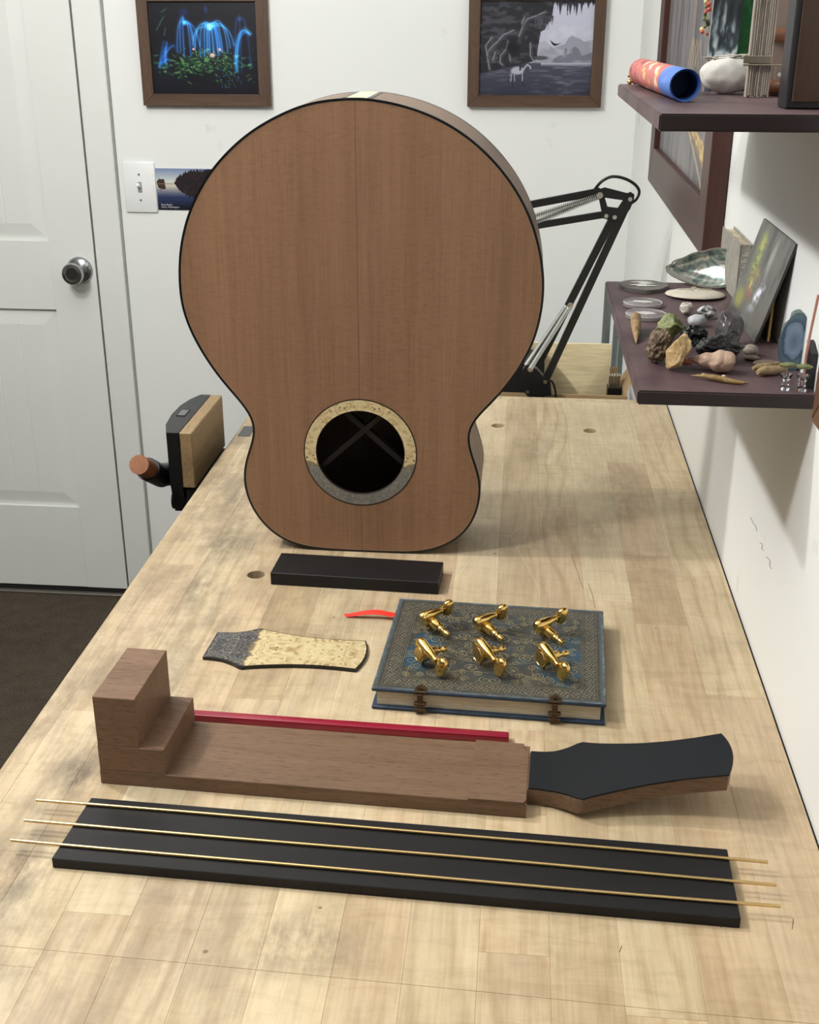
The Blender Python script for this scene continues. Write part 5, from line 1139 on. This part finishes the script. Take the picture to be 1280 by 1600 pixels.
# black wedge and pinkish quill at the right end
bm = B(); prism(bm, [(.2365, .950, SL+.0002), (.2365, .968, SL+.0002), (.2365, .968, SL+.036), (.2365, .950, SL+.029)], (.0052, 0, 0)); obj('black_wedge', bm, plain('black_wedge', (20, 19, 22), .4), None, **T('small black wedge-shaped block against the wall behind the quill', 'block'))
p0, p1 = on(1256, 606), at(1279, 462, x=.236); bm = B(); mid = (p0+p1)/2+Vector((-.003, 0, 0)); pts = crom([Vector((0, 0, 0)), (mid-p0)*.7+Vector((0, 0, 0)), p1-p0+Vector((0, 0, 0))], 8)
tube(bm, [p+Vector((0, 0, .0006)) for p in pts], 0.0011, 8, taper=[1.0]*len(pts)); obj('pink_quill', bm, plain('pink_quill', (176, 122, 104), .5), None, p0, 60, **T('thin pinkish quill leaning against the wall at the shelf end', 'quill'))
# leaning painting, gold panel behind it and the grey book
def art5():
    c = Cv(110, 150, (88, 88, 84)); f = c.fbm(16, 3, 4, 3); c.mix(np.clip(f*2-.6, 0, 1)*.8, (120, 118, 112)); c.mix(np.clip((.45-f)*5, 0, 1)*.7, (58, 60, 56))
    g = np.exp(-((c.U-.24-.05*c.V)/.09)**2)*np.clip((.72-c.V)*4, 0, 1)*np.clip((c.V-.04)*8, 0, 1); c.mix(g*np.clip(c.fbm(12, 30, 3, 5)*2-.3, 0, 1), (178, 184, 92))
    g = np.exp(-((c.U-.40-.0*c.V)/.10)**2)*np.clip((c.V-.35)*5, 0, 1)*np.clip((.78-c.V)*5, 0, 1); c.mix(g*np.clip(c.fbm(10, 22, 3, 6)*2-.5, 0, 1), (190, 160, 80)); c.mix(np.exp(-((c.U-.60)/.05)**2-((c.V-.25)/.2)**2), (164, 162, 160))
    r = np.exp(-((c.U-.62+.35*(c.V-.65))/.075)**2-((c.V-.64)/.16)**2); c.mix(r*1.3*np.clip(c.fbm(10, 14, 3, 7)*2-.35, 0, 1), (228, 230, 246))
    c.blob(.18, .80, .08, .10, (150, 148, 62), .8, .8); c.blob(.38, .70, .04, .06, (150, 84, 66), .8, .8); c.blob(.34, .60, .02, .05, (206, 176, 96), .9, .8); c.mix(np.clip((c.V-.9)*8, 0, 1)*.6, (64, 66, 60)); return c
pb, pa = Vector((.2235, 1.098, SL+.0003)), Vector((.209, 1.262, SL+.0003)) 
tl = at(1194, 341, x=.2385); tr = at(1244, 381, x=.2415)
t = thing('leaning_painting', 'unframed landscape painting on board leaning against the wall at the shelf back', 'painting', pb)
O_ = tl-pb; ux = tr-tl; uy = Vector((.2140, tl.y+.022, SL+.0008))-tl
pr_ = Vector((.2225, tr.y+.018, SL+.0008)); ux = tr-tl; uy = ((pr_-tr)+(Vector((.2145, tl.y+.022, SL+.0008))-tl))/2
nz_ = ux.cross(uy).normalized(); nz_ = nz_ if nz_.x > 0 else -nz_
bm = B(); prism(bm, [O_, O_+ux, O_+ux+uy, O_+uy], nz_*.0022); obj('board', bm, plain('board_edge', (70, 66, 60), .6), t)
printed('painted_face', art5(), tuple(O_-nz_*.0002), tuple(ux), tuple(uy), attrmat('oil_paint', .35, .5), t)
gp = thing('gilt_board', 'thin gold-edged panel leaning behind the landscape painting', 'panel', (.236, 1.08, SL)); 
q4 = [at(1202, 543, x=.2315), at(1242, 395, x=.2440)]
a0 = Vector((.2325, 1.100, SL+.0004)); a1 = Vector((wx(1.11)-.0032, 1.128, tr.z-.016)); b1 = a1+Vector((0, .09, -.006)); b0 = a0+Vector((0, .125, 0))
g0 = Vector((.236, 1.08, SL)); bm = B(); prism(bm, [a0-g0, a1-g0, b1-g0, b0-g0], (.0022, 0, 0)); obj('panel', bm, plain('gold_edge', (158, 124, 62), .35, .5), gp)
# grey book
t = thing('grey_book', 'small grey patterned hardback standing against the wall behind the abalone shell', 'book', (.222, 1.30, SL+.0002)); go = Vector((.222, 1.30, SL+.0002))
gbm = stone('grey_book_cloth', [(128, 124, 114), (150, 146, 136), (166, 162, 152)], 110, .7, bmp=.2)
y0_, y1_ = 1.272, 1.392; zt2 = at(1157, 382, y=y0_).z
bm = B(); box(bm, .2300, .2312, y0_, y1_, go.z, zt2, .0008); box(bm, .2420, .2430, y0_, y1_, go.z, zt2, .0008); box(bm, .2312, .2420, y0_, y0_+.003, go.z, zt2, .0008); obj('cover', bm, gbm, t, -go)
bm = B(); box(bm, .2313, .2419, y0_+.0031, y1_-.003, go.z+.002, zt2-.003); obj('page_block', bm, pagesmat(), t, -go)
for k in range(9):
    z = zt2-.012-k*.0062; bm = B(); w = (.0032, .0038, .0028)[k % 3]; box(bm, .2366-w, .2366+w, y0_-.0004, y0_+.0002, z, z+.0012); box(bm, .2366-w*.3, .2366+w, y0_-.0004, y0_+.0002, z+.0022, z+.0032) ; obj('spine_mark', bm, plain('spine_mark', (196, 192, 180), .5), t, -go)

# things on the upper shelf ------------------------------------------------
def onU(px, py, y): p = at(px, py, y=y); p.z = SU+.0002; return p
tub = thing('rolled_tube', 'red and blue printed cardboard tube lying at the end of the upper shelf', 'tube', (.133, 1.17, SU+.0002)); to = Vector((.133, 1.17, SU+.0002)); RT = .0130
e0, e1 = at(1071, 135, y=1.06), at(1003, 112, y=1.335); e0.z = e1.z = SU+.0004+RT; e0 -= to; e1 -= to
ax = (e1-e0).normalized(); sd_ = ax.cross(Vector((0, 0, 1))).normalized(); up_ = sd_.cross(ax)
def tubeart():
    c = Cv(120, 160, (188, 104, 98)); f = c.fbm(8, 8, 3, 1); c.mix((c.V < .24)*1.0, (70, 112, 190)); c.mix((c.V < .24)*np.clip((f-.5)*5, 0, 1)*.6, (110, 150, 214))
    c.mix((c.V > .74)*np.clip((f-.45)*6, 0, 1), (150, 52, 52)); R = random.Random(6)
    for i in range(60): c.blob(R.uniform(0.0, 1), R.uniform(.28, .72), R.uniform(.02, .06), R.uniform(.01, .035), R.choice(((236, 190, 90), (222, 150, 80), (90, 110, 150), (200, 210, 180), (150, 60, 60), (236, 206, 130))), .85, .4, R.uniform(-1.5, 1.5))
    c.blob(.36, .13, .03, .07, (28, 60, 130), .9, .4); c.blob(.62, .12, .04, .05, (36, 76, 150), .8, .4)
    return c
tc_ = tubeart(); o = printed('printed_wrap', tc_, (0, 0, 0), (1, 0, 0), (0, 1, 0), attrmat('tube_print', .45, .4), tub)
ns = len(o.data.vertices); co_ = np.empty(ns*3); o.data.vertices.foreach_get('co', co_); co_ = co_.reshape(-1, 3); th = -co_[:, 0]*2*PI+PI*.9; lng = co_[:, 1]
P3 = np.array(e0)+np.outer(lng, np.array(e1-e0))+RT*(np.outer(np.cos(th), np.array(sd_))+np.outer(np.sin(th), np.array(up_))); o.data.vertices.foreach_set('co', P3.ravel()); o.data.update()
for p in o.data.polygons: p.use_smooth = True
bm = B(); n_ = 32; q1 = [bm.verts.new(e0+sd_*RT*.995*math.cos(2*PI*k/n_)+up_*RT*.995*math.sin(2*PI*k/n_)) for k in range(n_)]; q2 = [bm.verts.new(e0+ax*.002+sd_*(RT-.0016)*math.cos(2*PI*k/n_)+up_*(RT-.0016)*math.sin(2*PI*k/n_)) for k in range(n_)]; q3 = [bm.verts.new(e0+ax*.05+sd_*(RT-.0016)*math.cos(2*PI*k/n_)+up_*(RT-.0016)*math.sin(2*PI*k/n_)) for k in range(n_)]
for a, b in ((q1, q2), (q2, q3)):
    for k in range(n_): bm.faces.new((a[k], a[(k+1) % n_], b[(k+1) % n_], b[k]))
bm.faces.new(q3); obj('tube_inside', bm, plain('tube_inner_blue', (44, 76, 136), .5), tub, smooth=40)
bm = B(); cyl(bm, e1-ax*.002, e1, RT*.99, RT*.9, 24); obj('tube_end', bm, plain('tube_end_red', (150, 60, 56), .5), tub)
c = onU(990, 114, 1.345); c.x = max(c.x, XL+.008)
t = thing('gold_charm', 'tiny gold charm behind the red end of the tube', 'charm', c)
for k, (dx, dz, r) in enumerate(((-.003, .003, .003), (.002, .0035, .0034), (0, .0085, .003), (-.004, .009, .0022), (.003, .011, .0022))): bm = B(); rock(bm, (dx, 0, dz-r), (r, r, r), k, .3, 2, flat=1 if False else None); obj('bead', bm, gold_m, t, smooth=60)
# crumpled white bag
c = onU(1122, 140, 1.185); c.x = .187; t = thing('white_cloth_bag', 'small crumpled white cloth bag behind the tube on the upper shelf', 'bag', c)
bm = B(); rock(bm, (0, 0, 0), (.0265, .018, .0175), 3, .10, 4, 1.3); bagm = plain('white_cloth', (200, 198, 192), .85, var=.1, nscale=70, bmp=.4); obj('bag', bm, bagm, t, smooth=80)
bm = B(); rock(bm, (.002, 0, .0285), (.024, .010, .0022), 9, .5, 4, 3, rot=(0, -.06, 0)); obj('crumpled_top', bm, stone('crumple', [(96, 88, 78), (170, 164, 154), (196, 190, 180)], 260, .7), t)
def art6():
    c = Cv(90, 160, (62, 70, 76)); f = c.fbm(2, 4, 4, 12); g = c.fbm(2, 3, 3, 21); sw_ = np.abs(np.sin(f*7+g*4)); c.mix(np.clip(sw_*1.3-.3, 0, 1)*np.clip((g-.36)*5, 0, 1), (150, 172, 182)); c.mix(np.clip(sw_*2-1.2, 0, 1)*np.clip((g-.42)*6, 0, 1), (222, 232, 234))
    c.mix(np.clip((.40-g)*7, 0, 1), (38, 42, 46)); c.blob(.5, .86, .09, .04, (96, 136, 170), .7, .8); return c
p0 = at(1103, 104, y=1.225); p1 = at(1148, 104, y=1.225)
t = thing('wave_painting', 'small slate-blue painting of white surf standing on the upper shelf', 'painting', (p0.x, 1.225, SU+.0002)); wd = p1.x-p0.x
bm = B(); prism(bm, [(0, .0004, 0), (wd, .0004, 0), (wd+.004, .004, .135), (.004, .004, .135)], (0, .003, 0)); obj('board', bm, plain('board_pale_edge', (170, 166, 154), .6), t)
printed('painted_face', art6(), (.004, .0034, .135), (wd, 0, 0), (-.004, -.0036, -.135), attrmat('surf_paint', .3, .5), t)
p0 = at(1143, 100, y=1.235); p1 = at(1176, 100, y=1.235)
bm = B(); prism(bm, [(0, 0, 0), (p1.x-p0.x, 0, 0), (p1.x-p0.x, .003, .15), (0, .003, .15)], (0, .003, 0)); obj('green_board', bm, stone('green_paint', [(22, 62, 34), (34, 88, 50), (52, 120, 72)], 40, .4, bmp=.1), None, (p0.x, 1.235, SU+.0002), **T('deep green glossy panel standing right of the surf painting', 'panel'))
# bead strand hung over the painting's corner
t = thing('bead_strand', 'strand of small green and red beads hanging beside the surf painting', 'beads', at(1110, 30, y=1.218)); bo_ = at(1110, 30, y=1.218)
R = random.Random(8); bcol = [plain('bead_green', (96, 110, 60), .3), plain('bead_red', (176, 74, 60), .3), plain('bead_cream', (206, 186, 130), .3), plain('bead_dark', (60, 60, 40), .3)]
for k in range(26):
    px = 1112-k*.45+R.uniform(-5, 5); py = -44+k*3.9; p = at(px, py, y=1.218-R.uniform(0, .004))-bo_; bm = B(); bmesh.ops.create_icosphere(bm, subdivisions=2, radius=R.uniform(.0015, .0024)); obj('bead', bm, R.choice(bcol), t, p, 80)
bm = B(); tube(bm, [at(1112, -46, y=1.219)-bo_, at(1106, 20, y=1.2195)-bo_, at(1101, 56, y=1.219)-bo_], .0005, 5); obj('string', bm, bcol[2], t)
# bundle of grey slats with a brass clip
x0 = at(1166, 120, y=1.14).x; x1 = at(1203, 120, y=1.14).x; t = thing('slat_bundle', 'bundle of thin weathered grey wooden slats held by a metal clip', 'slat bundle', ((x0+x1)/2, 1.14, SU+.0002)); xo = (x0+x1)/2
slm = wood('weathered_slat', (128, 118, 108), (160, 150, 138), (172, 164, 152), 'Z', 300, .05, .7, 40); ns_ = 11; wd = (x1-x0)/ns_
for k in range(ns_):
    bm = B(); z1_ = .128-.010*abs(k-5)/5*(1 if k < 5 else .4)+random.uniform(-.003, .003); zb = max(0, .002*abs(math.sin(k*2.2))) if k not in (2, 5) else 0
    ya = random.uniform(-.0012, .0012); box(bm, x0+k*wd+.0002-xo, x0+(k+1)*wd-.0002-xo, -.004+ya, .004+ya, zb, z1_, .0003); obj('slat', bm, slm, t)
clipm = plain('tarnished_clip', (150, 140, 122), .35, .8)
zc = at(1185, 94, y=1.13).z-SU; bm = B(); box(bm, x0-xo-.005, x1-xo-.001, -.0075, -.0055, zc-.003, zc+.0035, .0004); box(bm, x0-xo-.005, x1-xo+.010, -.0085, -.0065, zc-.0050, zc-.0035, .0003); obj('clip', bm, clipm, t)
bm = B(); xr = x1-xo+.002
for a in ((xr, xr+.0012, zc-.019, zc-.004), (xr+.008, xr+.0092, zc-.019, zc-.004), (xr, xr+.0092, zc-.020, zc-.0185)): box(bm, a[0], a[1], -.0085, -.0065, a[2], a[3])
obj('buckle', bm, clipm, t); bm = B(); cyl(bm, (xr+.0045, -.009, zc-.012), (xr+.0045, -.0065, zc-.012), .0018, n=10); obj('rivet', bm, steel, t)
# taupe folder with leather tabs, and the dark wooden box
lx0 = at(1203, 80, y=1.16).x; lx1 = wx(1.16)-.001
t = thing('leather_case', 'taupe case with two brown leather straps between the slats and the wooden box', 'case', ((lx0+lx1)/2, 1.17, SU+.0002)); xc = (lx0+lx1)/2
bm = B(); box(bm, lx0-xc, lx1-xc, -.008, .012, 0, .14, .001); obj('case_body', bm, plain('taupe_leather', (128, 110, 100), .6), t)
lth = plain('brown_leather', (122, 76, 46), .45)
for z_ in (at(1215, 56, y=1.15).z-SU, at(1215, 137, y=1.15).z-SU): bm = B(); cyl(bm, (lx0-xc+.001, -.011, z_), (lx1-xc-.003, -.011, z_), .0058, n=16); obj('strap', bm, lth, t, smooth=40)
fx0 = at(1229, 150, y=.985).x
bx_ = thing('wooden_box', 'dark brown wooden box with a black edge at the right end of the upper shelf', 'box', (fx0+.01, .985, SU+.0002)); bx0 = fx0+.01; bx1 = wx(.985)-.0015
bm = B(); box(bm, fx0-bx0, bx1-bx0, .002, .032, 0, .17, .0012); obj('box_body', bm, plain('black_edge', (17, 16, 20), .4), bx_)
bm = B(); box(bm, fx0-bx0+.0045, bx1-bx0-.0005, -.0002, .0025, .0052, .1655, .0006); obj('front_panel', bm, wood('dark_walnut_panel', (52, 36, 26), (66, 46, 34), (58, 40, 30), 'Z', 300, .05, .45, 20), bx_)
